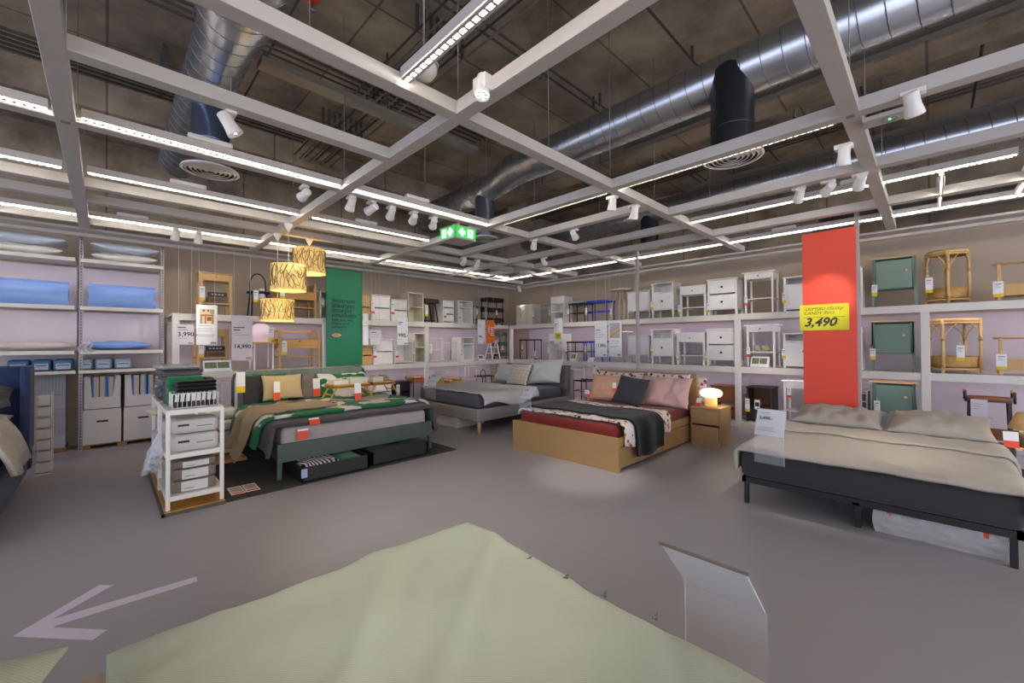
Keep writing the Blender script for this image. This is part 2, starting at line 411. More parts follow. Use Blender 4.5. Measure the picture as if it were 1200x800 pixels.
M_pipe = mat('dark_conduit', '4a4844', .5, .4)
M_pipe2 = mat('grey_conduit', '7c7a74', .45, .5)
GC = 'thin conduits under the slab'
def conduit(a, b, r=.011, m=None, drop=True):
    a = Vector(a); b = Vector(b)
    t = thing('conduit_pipe', 'thin straight conduit running close under the bare concrete ceiling', 'pipe', a, 0, GC)
    MB().tube([Vector(), b-a], r, 6).obj('pipe', m or M_pipe, t)
    n = max(2, int((b-a).length/2.2))
    for k in range(n):
        p = (b-a)*((k+.5)/n); MB().box(p.x-.012, p.x+.012, p.y-.012, p.y+.012, p.z, SLAB-a.z+.005).obj('hanger_clip', M_pipe, t)
for k in range(8): conduit((2.05+.075*k, -2.5, 4.36-.03*(k % 2)), (2.05+.075*k, 6.8, 4.36-.03*(k % 2)), .012, M_pipe2 if k % 2 else M_pipe)
for k in range(4): conduit((-2.5, 4.4+.1*k, 4.42), (3.9, 4.4+.1*k, 4.42), .012)
for y in (2.9, 3.0, 1.75, .55, -.4): conduit((-2, y, 4.45), (8.3, y, 4.45), .013)
for x in (1.2, 3.3, 3.4, 5.1, 6.2, 7.4, 7.5): conduit((x, -3, 4.49), (x, 8.4, 4.49), .012)
for k in range(5): conduit((-4, 5.6+.09*k, 4.2), (1.9, 5.6+.09*k, 4.2), .014)
# sprinkler pipes with red heads
for i, (x, y) in enumerate([(3.2, 1.9), (5.2, 1.3), (1.32, 3.9), (5.2, 3.6)]):
    t = thing('sprinkler_head', ['red sprinkler cap on the ceiling above the round vent side', 'red sprinkler cap beyond the big duct by the dark drop pipe', 'tiny red sprinkler cap above the cart side lattice', 'tiny red sprinkler cap beyond the exit sign'][i], 'sprinkler', (x, y, SLAB))
    MB().lathe([(.06, 0), (.06, -.03), (.035, -.05)], n=16).obj('cap', mat('sprinkler_red', 'd23a1e', .5), t)
    MB().lathe([(.012, -.05), (.012, -.12), (.03, -.125), (.03, -.13)], n=12).obj('nozzle', M_steel, t)
# cable trays
for a, b, wd, lab in [((.95, 4.1, 3.9), (3.375, 4.1, 3.9), .16, 'grey cable tray running above the cart and lamps'), ((5.3, -3, 4.2), (5.3, 3, 4.2), .1, 'narrow grey cable tray beyond the big duct'), ((7.3, -1.6, 4.1), (7.3, 3, 4.1), .25, 'wide flat grey duct strip above the far right shelves')]:
    lab = lab.replace('far right ', 'rattan table ')
    t = thing('cable_tray', lab, 'cable tray', a); d = Vector(b)-Vector(a)
    if abs(d.x) > 1: MB().box(0, d.x, -wd/2, wd/2, 0, .05).obj('channel', M_pipe2, t)
    else: MB().box(-wd/2, wd/2, 0, d.y, 0, .05).obj('channel', M_pipe2, t)
    n = int(d.length/1.5)
    for k in range(n):
        p = d*((k+.5)/n); MB().box(p.x-.008, p.x+.008, p.y-.008, p.y+.008, .05, SLAB-a[2]).obj('hanger', M_pipe, t)
# rods the lattice hangs from
for x in (-.19, 1.62, 3.42, 5.95):
    for y in (.35, 2.13, 3.92, 5.42, 7.05):
        for dx, dy in ((0, 0), (.9, 0)):
            t = thing('hanging_rod', 'thin steel rod from the concrete ceiling down to the white lattice', 'rod', (x+dx, y+dy, GZ1-.003), 0, 'rods carrying the lattice')
            MB().tube([(0, 0, 0), (0, 0, SLAB-GZ1)], .0035, 5).obj('rod', M_pipe2, t)
for i, (x, y) in enumerate([(2.9, .9), (5.0, .2), (3.3, 2.9), (2.3, 2.5), (5.6, 2.4), (2.75, 4.4), (1.1, 2.6), (6.3, 1.2)]):
    t = thing('ceiling_stub_pipe', 'short capped pipe stub hanging from the concrete slab', 'pipe', (x, y, SLAB-.32), 0, 'pipe stubs on the slab')
    MB().tube([(0, 0, 0), (0, 0, .32)], .013, 6).obj('pipe', M_pipe2, t)
    MB().lathe([(.02, 0), (.02, .05)], n=8).obj('cap', M_pipe, t)
# ventilation cowl next to the overhead lamp: smoke detector dome
t = thing('smoke_detector_dome', 'white round detector dome beside the overhead louvred light line', 'detector', onZ(497, 82, 3.04))
MB().lathe([(.0005, -.05), (.05, -.045), (.075, -.01), (.075, .02), (.05, .04)], n=24).obj('dome', M_white, t)
MB().lathe([(.08, .02), (.085, .03), (.08, .04)], n=24, cap=False).obj('ring', M_grid, t)
MB().tube([(0, 0, .04), (0, 0, SLAB-3.04)], .006, 6).obj('stem', M_pipe2, t)
# loudspeaker plate with green light
t = thing('speaker_plate', 'flat white loudspeaker plate with a tiny green light under the lattice crossing', 'loudspeaker', (3.5, .2, 2.9))
MB().box(.0, .13, -.16, .1, -.03, -.002).obj('plate', M_grid, t, bevel=.003)
MB().lathe([(.045, -.031), (.04, -.036), (.03, -.033)], (.065, -.03, 0), 24, False).obj('grille', M_greyp, t)
MB().lathe([(.004, -.032), (.003, -.037)], (.065, -.03, 0), 10).obj('indicator', mat('green_led', '30ff70', emit=6), t)
for i, (x, y) in enumerate([(-.19, 3.92), (3.42, .35)]):
    t = thing('code_sticker', ['small grey sticker on the lattice crossing above the cart', 'small brown sticker on the lattice crossing by the loudspeaker plate'][i], 'sticker', (x, y, 2.8985))
    MB().box(-.022, .022, -.022, .022, -.001, .002).obj('sheet', mat('sticker_grey', '8c8480', .6), t)
    MB().box(-.012, .012, -.012, .012, -.0015, -.0008).obj('print', M_inkg, t)

# ------------------------------------------------------------------ exit sign: two lit faces meeting in a V
EX = Vector((2.95, 3.9, 2.58))
t = thing('exit_sign', 'green and white lit emergency exit sign with running figures and arrows', 'exit sign', EX)
c0 = onZ(534.5, 263.5, 2.83)
A = Vector((onY(514, 272, c0.y).x, 0, 0))
eg = mat('exit_green', '0cb63c', .4, emit=.75); ew = mat('exit_white', 'f4fff4', .4, emit=.9)
t.location = (c0.x, c0.y, 2.70)
Hs, Wd = .125, .29
MB().box(-.0, Wd, 0, .02, 0, Hs).obj('panel', eg, t)                 # faces -Y
MB().box(-.02, .0, 0, Wd, 0, Hs).obj('panel', eg, t)                  # faces -X
MB().box(-.025, Wd+.01, -.005, Wd+.01, -.02, 0).obj('bottom_plate', M_greyp, t)
MB().box(-.025, Wd+.01, -.005, Wd+.01, Hs, Hs+.015).obj('top_plate', M_greyp, t)
MB().box(.1, .13, .1, .13, Hs+.015, .2).obj('bracket', M_greyp, t)
MB().box(-.027, .004, -.006, .0, -.02, Hs+.01).obj('corner_post', M_greyp, t)
def exit_art(face):
    P = lambda a, z: (a, -.002, z) if face == 'y' else (-.022, a, z)
    n = (0, .002, 0) if face == 'y' else (.002, 0, 0)
    f = 1
    ar = [(.035, .0625), (.085, .112), (.108, .112), (.088, .085), (.135, .085), (.135, .04), (.088, .04), (.108, .013), (.085, .013)]
    MB().poly([P(a*f, z) for a, z in ar], 1, n).obj('arrow', ew, t)
    MB().poly([P(a, z) for a, z in [(.17, .015), (.25, .015), (.25, .11), (.17, .11)]], 1, n).obj('door_symbol', ew, t)
    P2 = lambda a, z: (a, -.004, z) if face == 'y' else (-.024, a, z)
    m = MB()
    m.poly([P2(.205+.009*math.cos(q), .098+.009*math.sin(q)) for q in (2*PI*k/10 for k in range(10))], 1, n)
    for pts in ([(.2, .088), (.217, .085), (.216, .055), (.203, .055)], [(.2, .085), (.18, .075), (.183, .068), (.203, .078)], [(.215, .085), (.234, .072), (.231, .066), (.214, .076)],
                [(.203, .057), (.192, .04), (.175, .038), (.176, .03), (.198, .032), (.212, .053)], [(.207, .057), (.222, .043), (.228, .02), (.236, .022), (.23, .047), (.216, .06)]):
        m.poly([P2(a, z) for a, z in pts], 1, n)
    m.obj('running_figure', eg, t)
exit_art('y'); exit_art('x')

# ------------------------------------------------------------------ shelf walls
SX, SY = 7.65, 7.87       # fronts of the shelf walls
Z1, Z2 = 1.033, 1.931      # tops of middle and upper board
M_shelf = mat('shelf_white', 'e0dbd0', .5, var=.03)
M_back = mat('shelf_back_panel', 'c4bbbd', .7, var=.03)
def bay(label, loc, rz, wd, post0=True, post1=False, base=True, depth=.78):
    t = thing('display_shelf', label, 'shelving unit', loc, rz)
    for nm, za, zb in (('upper_board', Z2-.103, Z2-.003), ('middle_board', Z1-.103, Z1-.003)):
        MB().box(0, wd, 0, .03, za, zb).obj(nm+'_fascia', M_shelf, t, bevel=.003)
        MB().box(0, wd, .03, depth, zb-.03, zb).obj(nm, M_shelf, t)
        MB().box(.05, wd-.05, .045, .07, zb-.042, zb-.031).obj('light_strip', M_glow, t)
    if base: MB().box(0, wd, 0.01, depth, .0, .1).obj('base_board', M_shelf, t, bevel=.004)
    for za, zb in ((.1, Z1-.103), (Z1-.003, Z2-.103)): MB().box(.002, wd-.002, depth-.02, depth-.002, za, zb).obj('back_panel', M_back, t)
    for on, x0 in ((post0, 0), (post1, wd-.085)):
        if on:
            MB().box(x0-.0, x0+.085, -.012, .05, .0, Z2-.1).obj('post', M_shelf, t, bevel=.003)
    return t
yc = 7.87*.972; 
bay('long white wall shelf behind the oak bed, holding white nightstands', (SX, 7.86, 0), RZ, 7.86-2.36)
bay('white wall shelf bay half covered by the red banner', (SX, 2.36, 0), RZ, 2.36-.10)
bay('white wall shelf bay with rattan and green furniture pieces at its edge', (SX, .10, 0), RZ, 3.2)
bay('white shelf bay beside the pillow rack with pine desks', (.70, SY, 0), 0, 2.86-.70)
bay('white shelf bay behind the green banner and bed', (2.86, SY, 0), 0, 5.05-2.86, base=False)
bay('white shelf bay of the far corner with trolleys', (5.05, SY, 0), 0, 7.62-5.05, base=False)

# pillow rack
M_rackpost = mat('rack_post', '9a969a', .45, .3)
def rack_bay(label, x0, x1, group=None):
    t = thing('pillow_rack', label, 'shelving unit', (x0, 7.9, 0))
    wd = x1-x0
    for nm, z, d0 in (('top_shelf', 2.61, 0), ('upper_shelf', 1.975, .0), ('lower_shelf', 1.385, 0.)):
        MB().box(.012, wd-.012, d0, .62, z-.02, z).box(.012, wd-.012, d0-.005, d0+.015, z-.045, z+.004).obj(nm, M_shelf, t, bevel=.003)
    MB().box(0, wd, -.02, .62, 1.085, 1.125).obj('counter', M_shelf, t, bevel=.003)
    for za, zb in ((1.125, 1.36), (1.385, 1.93), (1.975, 2.56)): MB().box(.01, wd-.01, .60, .62, za, zb).obj('back_panel', M_back, t)
    MB().box(.03, wd-.03, .055, .075, 2.578, 2.589).obj('light_strip', M_glow, t)
    MB().box(.03, wd-.03, .055, .075, 1.942, 1.953).obj('light_strip', M_glow, t)
    for px in ((.02,) if x0 < -.5 else (.02, wd-.02)):
        MB().box(px-.02, px+.02, .01, .05, 0, 2.92).obj('upright', M_rackpost, t)
        sl = MB()
        for k in range(72): sl.box(px-.006, px+.006, .004, .011, .08+.039*k, .1+.039*k)
        sl.obj('slots', mat('slot_dark', '4a474a', .7), t)
    return t
rack_bay('white pillow rack bay with stacked boxes, beside the blue bed', -1.16, -.28)
rack_bay('white pillow rack bay with white storage boxes, beside the pine desks', -.255, .61)

# ------------------------------------------------------------------ generic furniture builders (front at y = 0, centred on x)
def knob(parent, x, y, z, m, r=.019):
    MB().lathe([(.005, 0), (.005, .012), (r, .02), (r, .027), (r*.5, .031)], n=12).obj('knob', m, parent).matrix_local = Matrix.Translation((x, y, z)) @ Matrix.Rotation(PI/2, 4, 'X')
def cab(name, label, cat, loc, rz, w, d, h, m, rows, legs=0., post=.03, over=.012, top=.02, knobm=None, topm=None, taper=False, group=None, plinth=0., backm=None, handle=None, legm=None, nlegpost=True, gap_rail=True):
    """cabinet: rows from the top down, ('open'|'drawer'|'door'|'gap', share); legs = free leg height"""
    t = thing(name, label, cat, loc, rz, group)
    knobm = knobm or M_black; topm = topm or m; legm = legm or m
    MB().box(-w/2-over, w/2+over, -over, d, h-top, h).obj('top', topm, t, bevel=.003)
    z1 = h-top; z0 = legs+plinth; H0 = z1-z0
    for sx in (-1, 1):
        x0, x1 = (-w/2, -w/2+.018) if sx < 0 else (w/2-.018, w/2)
        MB().box(x0, x1, .012, d-.005, z0, z1).obj('side_panel', m, t, bevel=.002)
    if legs:
        for sx in (-1, 1):
            for y in (0, d-post):
                x = sx*(w/2-post/2); e = post*.6 if taper else post
                zt = z1 if nlegpost else z0
                yc = y+post/2
                q = lambda s_, z: [(x-s_/2, yc-s_/2, z), (x+s_/2, yc-s_/2, z), (x+s_/2, yc+s_/2, z), (x-s_/2, yc+s_/2, z)]
                mb = MB().hexa(q(e, 0), q(post, z0+.001))
                if nlegpost: mb.box(x-post/2, x+post/2, yc-post/2, yc+post/2, z0, zt)
                mb.obj('leg', legm, t, bevel=.002)
    if plinth: MB().box(-w/2+.005, w/2-.005, .02, d-.005, legs, legs+plinth).obj('plinth', m, t)
    ins = post if (legs and nlegpost) else .018
    z = z1; hasgap = False
    for k, (kind, sh) in enumerate(rows):
        hh = H0*sh; za = z-hh
        if kind != 'gap':
            MB().box(-w/2+.015, w/2-.015, d-.015, d-.006, za, z).obj('back', backm or m, t)
        if kind in ('open', 'gap') or k == len(rows)-1 or rows[k+1][0] in ('open', 'gap'):
            MB().box(-w/2+.016, w/2-.016, .01, d-.016, za, za+.018).obj('shelf', m, t, bevel=.002)
        if kind == 'drawer':
            dr = MB().box(-w/2+ins+.003, w/2-ins-.003, .002, .02, za+.021, z-.004).obj('drawer', m, t, bevel=.003)
            MB().box(-w/2+ins+.02, w/2-ins-.02, .02, d-.06, za+.03, z-.02).obj('drawer_box', m, dr)
            if handle == 'groove': pass
            elif handle == 'bar': MB().box(-w*.12, w*.12, -.018, -.002, (za+z)/2-.004, (za+z)/2+.004).obj('handle', knobm, dr)
            else: knob(dr, 0, .002, (za+z)/2, knobm)
        if kind == 'door':
            dr = MB().box(-w/2+ins+.003, w/2-ins-.003, .004, .02, za+.021, z-.004).obj('door', m, t, bevel=.003)
            e = .04
            if w > .3:
                MB().box(-w/2+ins+e, w/2-ins-e, .001, .004, za+.021+e, z-.004-e).obj('door_panel', m, dr, bevel=.002)
            knob(dr, w/2-ins-.035, .004, za+hh*.62, knobm)
        z = za
    return t
def frame_table(name, label, cat, loc, rz, w, d, h, m, leg=.035, top=.022, shelves=(), apron=0., drawer=False, over=.0, topm=None, knobm=None, group=None, legm=None, taper=1.):
    t = thing(name, label, cat, loc, rz, group)
    MB().box(-w/2-over, w/2+over, -over, d+over, h-top, h).obj('table_top', topm or m, t, bevel=.003)
    for sx in (-1, 1):
        for y in (leg/2, d-leg/2):
            x = sx*(w/2-leg/2); e = leg*taper
            MB().hexa([(x-e/2, y-e/2, 0), (x+e/2, y-e/2, 0), (x+e/2, y+e/2, 0), (x-e/2, y+e/2, 0)], [(x-leg/2, y-leg/2, h-top), (x+leg/2, y-leg/2, h-top), (x+leg/2, y+leg/2, h-top), (x-leg/2, y+leg/2, h-top)]).obj('leg', legm or m, t, bevel=.002)
    for s_ in shelves: MB().box(-w/2+.004, w/2-.004, .004, d-.004, s_-.018, s_).obj('shelf', m, t, bevel=.002)
    if apron:
        for y in (.006, d-.024): MB().box(-w/2+leg, w/2-leg, y, y+.018, h-top-apron, h-top).obj('apron', m, t)
        for x in (-w/2+.006, w/2-.024): MB().box(x, x+.018, leg, d-leg, h-top-apron, h-top).obj('apron', m, t)
    if drawer:
        dr = MB().box(-w/2+leg+.004, w/2-leg-.004, -.004, .006, h-top-apron+.006, h-top-.006).obj('drawer', m, t, bevel=.002); knob(dr, 0, -.004, h-top-apron/2, knobm or m, .011)
    return t
def open_cube(label, loc, rz, w, d, h, m, shelf=.5, cat='shelf unit', name='open_cube_shelf', group=None, feet=0.):
    t = thing(name, label, cat, loc, rz, group); k = .022
    for x0 in (-w/2, w/2-k): MB().box(x0, x0+k, 0, d, feet, h).obj('side_panel', m, t, bevel=.002)
    MB().box(-w/2+k, w/2-k, 0, d, h-k, h).obj('top', m, t); MB().box(-w/2+k, w/2-k, 0, d, feet, feet+k).obj('bottom', m, t)
    MB().box(-w/2+k, w/2-k, d-.01, d-.002, feet+k, h-k).obj('back', m, t)
    if shelf: MB().box(-w/2+k, w/2-k, .004, d-.01, h*shelf, h*shelf+.018).obj('shelf', m, t)
    if feet:
        for sx in (-1, 1):
            for y in (.03, d-.03): MB().lathe([(.015, 0), (.018, feet)], (sx*(w/2-.03), y, 0), 10).obj('foot', m, t)
    return t
def steel_table(name, label, loc, rz, w, d, h, m, mid=.5, over=.0, group=None, r=.012, cat='side table', solid_top=True):
    t = thing(name, label, cat, loc, rz, group)
    if solid_top:
        MB().box(-w/2, w/2, 0, d, h-.018, h).obj('table_top', m, t, bevel=.004)
        MB().box(-w/2-.001, w/2+.001, -.001, .008, h-.018, h+.022).obj('rim', m, t); MB().box(-w/2-.001, w/2+.001, d-.008, d+.001, h-.018, h+.022).obj('rim', m, t)
    for sx in (-1, 1):
        for y in (r+.01, d-r-.01): MB().tube([(sx*(w/2-r-.005), y, 0), (sx*(w/2-r-.005), y, h-.015)], r, 8).obj('leg', m, t)
    for y in (r+.01, d-r-.01): MB().tube([(-w/2+.02, y, h*mid), (w/2-.02, y, h*mid)], r*.8, 8).obj('stretcher', m, t)
    for sx in (-1, 1): MB().tube([(sx*(w/2-r-.005), .02, h*mid), (sx*(w/2-r-.005), d-.02, h*mid)], r*.8, 8).obj('stretcher', m, t)
    return t
def wire_rack(label, loc, rz, w, d, h, m, nx=8, nz=8, name='wire_rack', cat='rack', group=None, r=.003):
    t = thing(name, label, cat, loc, rz, group)
    MB().tube([(-w/2, 0, 0), (-w/2, 0, h), (w/2, 0, h), (w/2, 0, 0)], r*2, 6).obj('frame', m, t)
    MB().tube([(-w/2, d, 0), (-w/2, d, h), (w/2, d, h), (w/2, d, 0)], r*2, 6).obj('frame', m, t)
    for i in range(1, nx): MB().tube([(-w/2+w*i/nx, .002, 0), (-w/2+w*i/nx, .002, h)], r, 4).obj('wire', m, t)
    for i in range(nz+1): MB().tube([(-w/2, .0, .01+(h-.02)*i/nz), (w/2, .0, .01+(h-.02)*i/nz)], r, 4).obj('wire', m, t)
    for sx in (-1, 1): MB().tube([(sx*w/2, 0, .02), (sx*w/2, d, .02)], r*1.6, 5).tube([(sx*w/2, 0, h-.01), (sx*w/2, d, h-.01)], r*1.6, 5).obj('side_rail', m, t)
    return t
def trolley(label, loc, rz, w, d, h, m, n=3, group=None):
    t = thing('kitchen_trolley', label, 'trolley', loc, rz, group)
    for sx in (-1, 1):
        for y in (.03, d-.03): MB().tube([(sx*(w/2-.02), y, .05), (sx*(w/2-.02), y, h-.03)], .012, 8).obj('post', m, t)
    for i in range(n):
        z = .08+(h-.2)*i/(n-1)
        MB().box(-w/2, w/2, 0, d, z, z+.012).box(-w/2, w/2, 0, .008, z, z+.1).box(-w/2, w/2, d-.008, d, z, z+.1).box(-w/2, -w/2+.008, 0, d, z, z+.1).box(w/2-.008, w/2, 0, d, z, z+.1).obj('tray', m, t, bevel=.003)
    for sx in (-1, 1):
        for y in (.04, d-.04): MB().tube([(sx*(w/2-.03)-.01, y, .025), (sx*(w/2-.03)+.01, y, .025)], .025, 12).obj('wheel', M_black, t)
    return t
def price_tag(host, loc, rz, end='yellow', w=.055, h=.16, endh=.045):
    t = thing('price_tag', f'white price tag with {"yellow" if end == "yellow" else "orange-red"} end hanging on {host}', 'price tag', loc, rz, None)
    MB().box(-w/2, w/2, -.002, .001, endh, h).obj('card', M_card, t)
    MB().box(-w/2, w/2, -.0025, .0012, 0, endh).obj('price_end', M_yellow if end == 'yellow' else M_red, t)
    MB().tube([(0, 0, h-.002), (.0, .004, h+.03), (0, .012, h+.045)], .002, 5).obj('string', M_card, t)
    ln = MB()
    if w > .05: MB().box(-w*.34, w*.30, -.0035, -.002, h*.80, h*.84).obj('print_line', M_ink, t); MB().box(-w*.34, w*.1, -.0035, -.002, h*.70, h*.725).obj('print_line', M_inkg, t); MB().box(-w*.34, w*.24, -.0035, -.002, h*.6, h*.625).obj('print_line', M_inkg, t)
    return t

# placement helpers on the shelf walls
def pR(a, b, ytop, zb, X=7.74):
    p, q = onX(a, ytop, X), onX(b, ytop, X)
    return Vector((X, (p.y+q.y)/2, zb)), abs(p.y-q.y), (p.z+q.z)/2-zb
def pB(a, b, ytop, zb, Y=7.96):
    p, q = onY(a, ytop, Y), onY(b, ytop, Y)
    return Vector(((p.x+q.x)/2, Y, zb)), abs(p.x-q.x), (p.z+q.z)/2-zb
def tagR(host, px, py, end='yellow', X=7.70, **k):
    p = onX(px, py, X); return price_tag(host, p, RZ, end, **k)
def tagB(host, px, py, end='yellow', Y=7.92, **k):
    p = onY(px, py, Y); return price_tag(host, p, 0, end, **k)

# ---- right wall, white bedside furniture (top shelf, then the same pieces on the middle shelf)
for zb, nm, dy in ((Z2, 'top shelf', 0), (Z1, 'middle shelf', 1)):
    tp = zb == Z2
    o = 'on the '+nm
    # plain cabinet on thin legs
    l, w, h = pR(735, 761, 341, zb) if tp else pR(735, 760, 393, zb)
    cab('legged_cabinet', f'plain white cabinet on thin legs {o}, behind the grey pole', 'cabinet', l, RZ, w, .36, h, mat('mesh_white', 'd2cfcc', .5), [('drawer', .99)], legs=h*.27, post=.016, taper=True, nlegpost=False, over=.004, handle='groove')
    l, w, h = pR(763.5, 789, 331, zb) if tp else pR(763, 789, 385.5, zb)
    cab('nightstand', f'white nightstand {o} with open top slot over one drawer', 'nightstand', l, RZ, w, .36, h, M_white, [('open', .34), ('drawer', .66)], legs=h*.22, post=.035, taper=True)
    tagR(f'the one-drawer white nightstand, {nm}', 764, 362.5 if tp else 414)
    l, w, h = pR(796.5, 827, 334.5, zb) if tp else pR(793, 825.5, 389.5, zb)
    frame_table('nightstand_table', f'white open nightstand {o} with slim drawer and low shelf', 'nightstand', l, RZ, w, .34, h, M_white, leg=.034, shelves=(h*.3,), apron=h*.26, drawer=True, over=.01, knobm=M_black)
    tagR(f'the white open nightstand, {nm}', 796 if tp else 794, 368 if tp else 422.5)
    l, w, h = pR(829, 863.5, 326, zb) if tp else pR(828, 863, 385, zb)
    cab('chest_nightstand', f'white chest {o} with two knobbed drawers beside the shelf post', 'nightstand', l, RZ, w, .36, h, M_white, [('drawer', .5), ('drawer', .5)], legs=h*.15, post=.035)
    tagR(f'the two-drawer white chest, {nm}', 830 if tp else 827, 366 if tp else 422.5)
    l, w, h = pR(872, 906, 318, zb) if tp else pR(874.5, 908, 380, zb)
    frame_table('tall_side_table', f'tall white side table {o} with tapered legs and top drawer', 'side table', l, RZ, w, .36, h, M_white, leg=.034, shelves=(h*.36,), apron=h*.14, drawer=True, over=.03, knobm=M_black, taper=.7)
    tagR(f'the tall white side table, {nm}', 874 if tp else 877, 358 if tp else 418, 'red')
    l, w, h = pR(918, 948, 323.5, zb) if tp else pR(917.5, 948, 390, zb)
    cab('cupboard_nightstand', f'white panel door cupboard {o}, cut off by the red banner', 'nightstand', l, RZ, w, .36, h, M_white, [('open', .24), ('door', .76)], legs=.03, post=.03)
    tagR(f'the cupboard at the red banner, {nm}', 919 if tp else 918.5, 355 if tp else 420)
    # white boards peeking out right of the banner pole
    l, w, h = pR(1006, 1011, 312 if tp else 383, zb)
    open_cube(f'narrow white unit {o} peeking out past the red banner pole', (l.x, l.y+.18, zb), RZ, .4, .3, h, M_white, .5)
    # green cabinets
    a, b_, yt = (1022, 1073, 302) if tp else (1021, 1071, 377)
    l, w, h = pR(a, b_, yt, zb, 7.72)
    t = thing('green_cabinet', f'sage green cabinet {o} with pale wooden tray top and round knob', 'cabinet', l, RZ)
    for y in (-.005, .27): MB().box(-w/2-.03, w/2+.02, y, y+.018, h, h+.016).obj('tray_edge', M_pine, t, bevel=.003)
    MB().box(-w/2+.01, w/2-.01, .01, .27, h-.01, h+.002).obj('tray_floor', M_green, t)
    for sx in (-1, 1):
        MB().box(sx*(w/2-.01)-.009, sx*(w/2-.01)+.009, .0, .28, h*.36, h).obj('side_panel', M_green, t)
        for y in (0, .25):
            MB().hexa([(sx*(w/2)-.014, y, 0), (sx*(w/2)+.014, y, 0), (sx*(w/2)+.014, y+.03, 0), (sx*(w/2)-.014, y+.03, 0)], [(sx*(w/2-.02)-.016, y, h), (sx*(w/2-.02)+.016, y, h), (sx*(w/2-.02)+.016, y+.03, h), (sx*(w/2-.02)-.016, y+.03, h)]).obj('leg', M_green, t)
    dr = MB().box(-w/2+.035, w/2-.035, .004, .022, h*.37, h-.03).obj('door', M_green, t, bevel=.003)
    knob(dr, w/2-.1, .004, h*.72, M_pine, .018)
    MB().box(-w/2+.02, w/2-.02, .022, .27, h*.36, h*.38).obj('bottom', M_green, t)
    MB().box(-w/2+.02, w/2-.02, .26, .27, h*.37, h).obj('back', M_green, t)
    tagR(f'the green cabinet, {nm}', 1025 if tp else 1023, 347 if tp else 421.5, w=.06)
    # rattan table with basket
    a, b_, yt = (1084, 1137, 294) if tp else (1084.5, 1154, 374)
    l, w, h = pR(a, b_, yt, zb, 7.86)
    l.x = 7.72 if not tp else 7.74
    t = thing('rattan_table', f'round rattan table {o} with a shallow woven basket below', 'side table', (l.x+w/2, l.y, zb), RZ)
    rr = w/2
    MB().lathe([(.0005, h-.03), (rr*.9, h-.03), (rr*.96, h-.04), (rr*.98, h-.005), (rr*.93, h+.01), (rr*.9, h-.012), (.0005, h-.015)], n=30, cap=False).obj('table_top', M_rattan, t)
    MB().tube([(rr*.95*math.cos(q), rr*.95*math.sin(q), h-.05) for q in (2*PI*k/24 for k in range(24))], .012, 6, True).obj('hoop', M_rattan, t)
    MB().tube([(rr*.9*math.cos(q), rr*.9*math.sin(q), .055) for q in (2*PI*k/24 for k in range(24))], .012, 6, True).obj('hoop', M_rattan, t)
    for k in range(4):
        q = PI/4+k*PI/2 + (.45 if tp else .0) + .35; cx, cy = rr*.95*math.cos(q), rr*.95*math.sin(q)
        lg = MB().tube([(cx, cy, 0), (cx, cy, h-.01)], .017, 8).obj('leg', M_rattan, t)
        for s_ in (-1, 1):
            MB().tube([(rr*.95*math.cos(q+s_*e), rr*.95*math.sin(q+s_*e), z) for e, z in ((0.02, h*.62), (.12, h*.74), (.3, h*.83), (.5, h-.06))], .007, 6).obj('arch_brace', M_rattan, lg)
        MB().lathe([(.02, -.02), (.022, 0), (.02, .02)], (cx, cy, h*.63), 8).lathe([(.02, -.02), (.022, 0), (.02, .02)], (cx, cy, .07), 8).obj('binding', M_bamboo, lg)
    MB().lathe([(.001, .075), (rr*.8, .075), (rr*.86, .09), (rr*.88, h*.31), (rr*.85, h*.31), (rr*.83, .1), (.001, .085)], n=30, cap=False).obj('basket', mat('basket_weave', 'c39a58', .6, var=.3, scale=40, bump=.8, bscale=70), t)
    tagR(f'the rattan table, {nm}', 1089 if tp else 1126, 343 if tp else 423, X=7.735, w=.07, h=.2)
    # bamboo rack with rail
    a, yt = (1166, 310) if tp else (1168, 396)
    p = onX(a, yt, 7.74); h = p.z-zb; wd = .8
    t = thing('bamboo_bench_rack', f'pale bamboo rack {o} with top rail, at the picture edge', 'rack', (7.74, p.y-wd/2, zb), RZ)
    MB().tube([(-wd/2-.03, .02, h), (wd/2, .02, h)], .014, 8).obj('rail', M_pine, t)
    for sx in (-1, 1):
        for y in (.02, .28): MB().box(sx*(wd/2-.03)-.016, sx*(wd/2-.03)+.016, y-.014, y+.014, 0, h-.005 if y < .1 else h*.6).obj('leg', M_pine, t, bevel=.004)
    MB().box(-wd/2+.02, wd/2-.02, .0, .3, .06, .085).box(-wd/2+.02, wd/2-.02, .0, .015, .085, h*.44).obj('shelf_box', M_pine, t)
    tagR(f'the bamboo rack, {nm}', 1170 if tp else 1174, 348 if tp else 433, X=7.68, w=.085, h=.19, endh=.04)

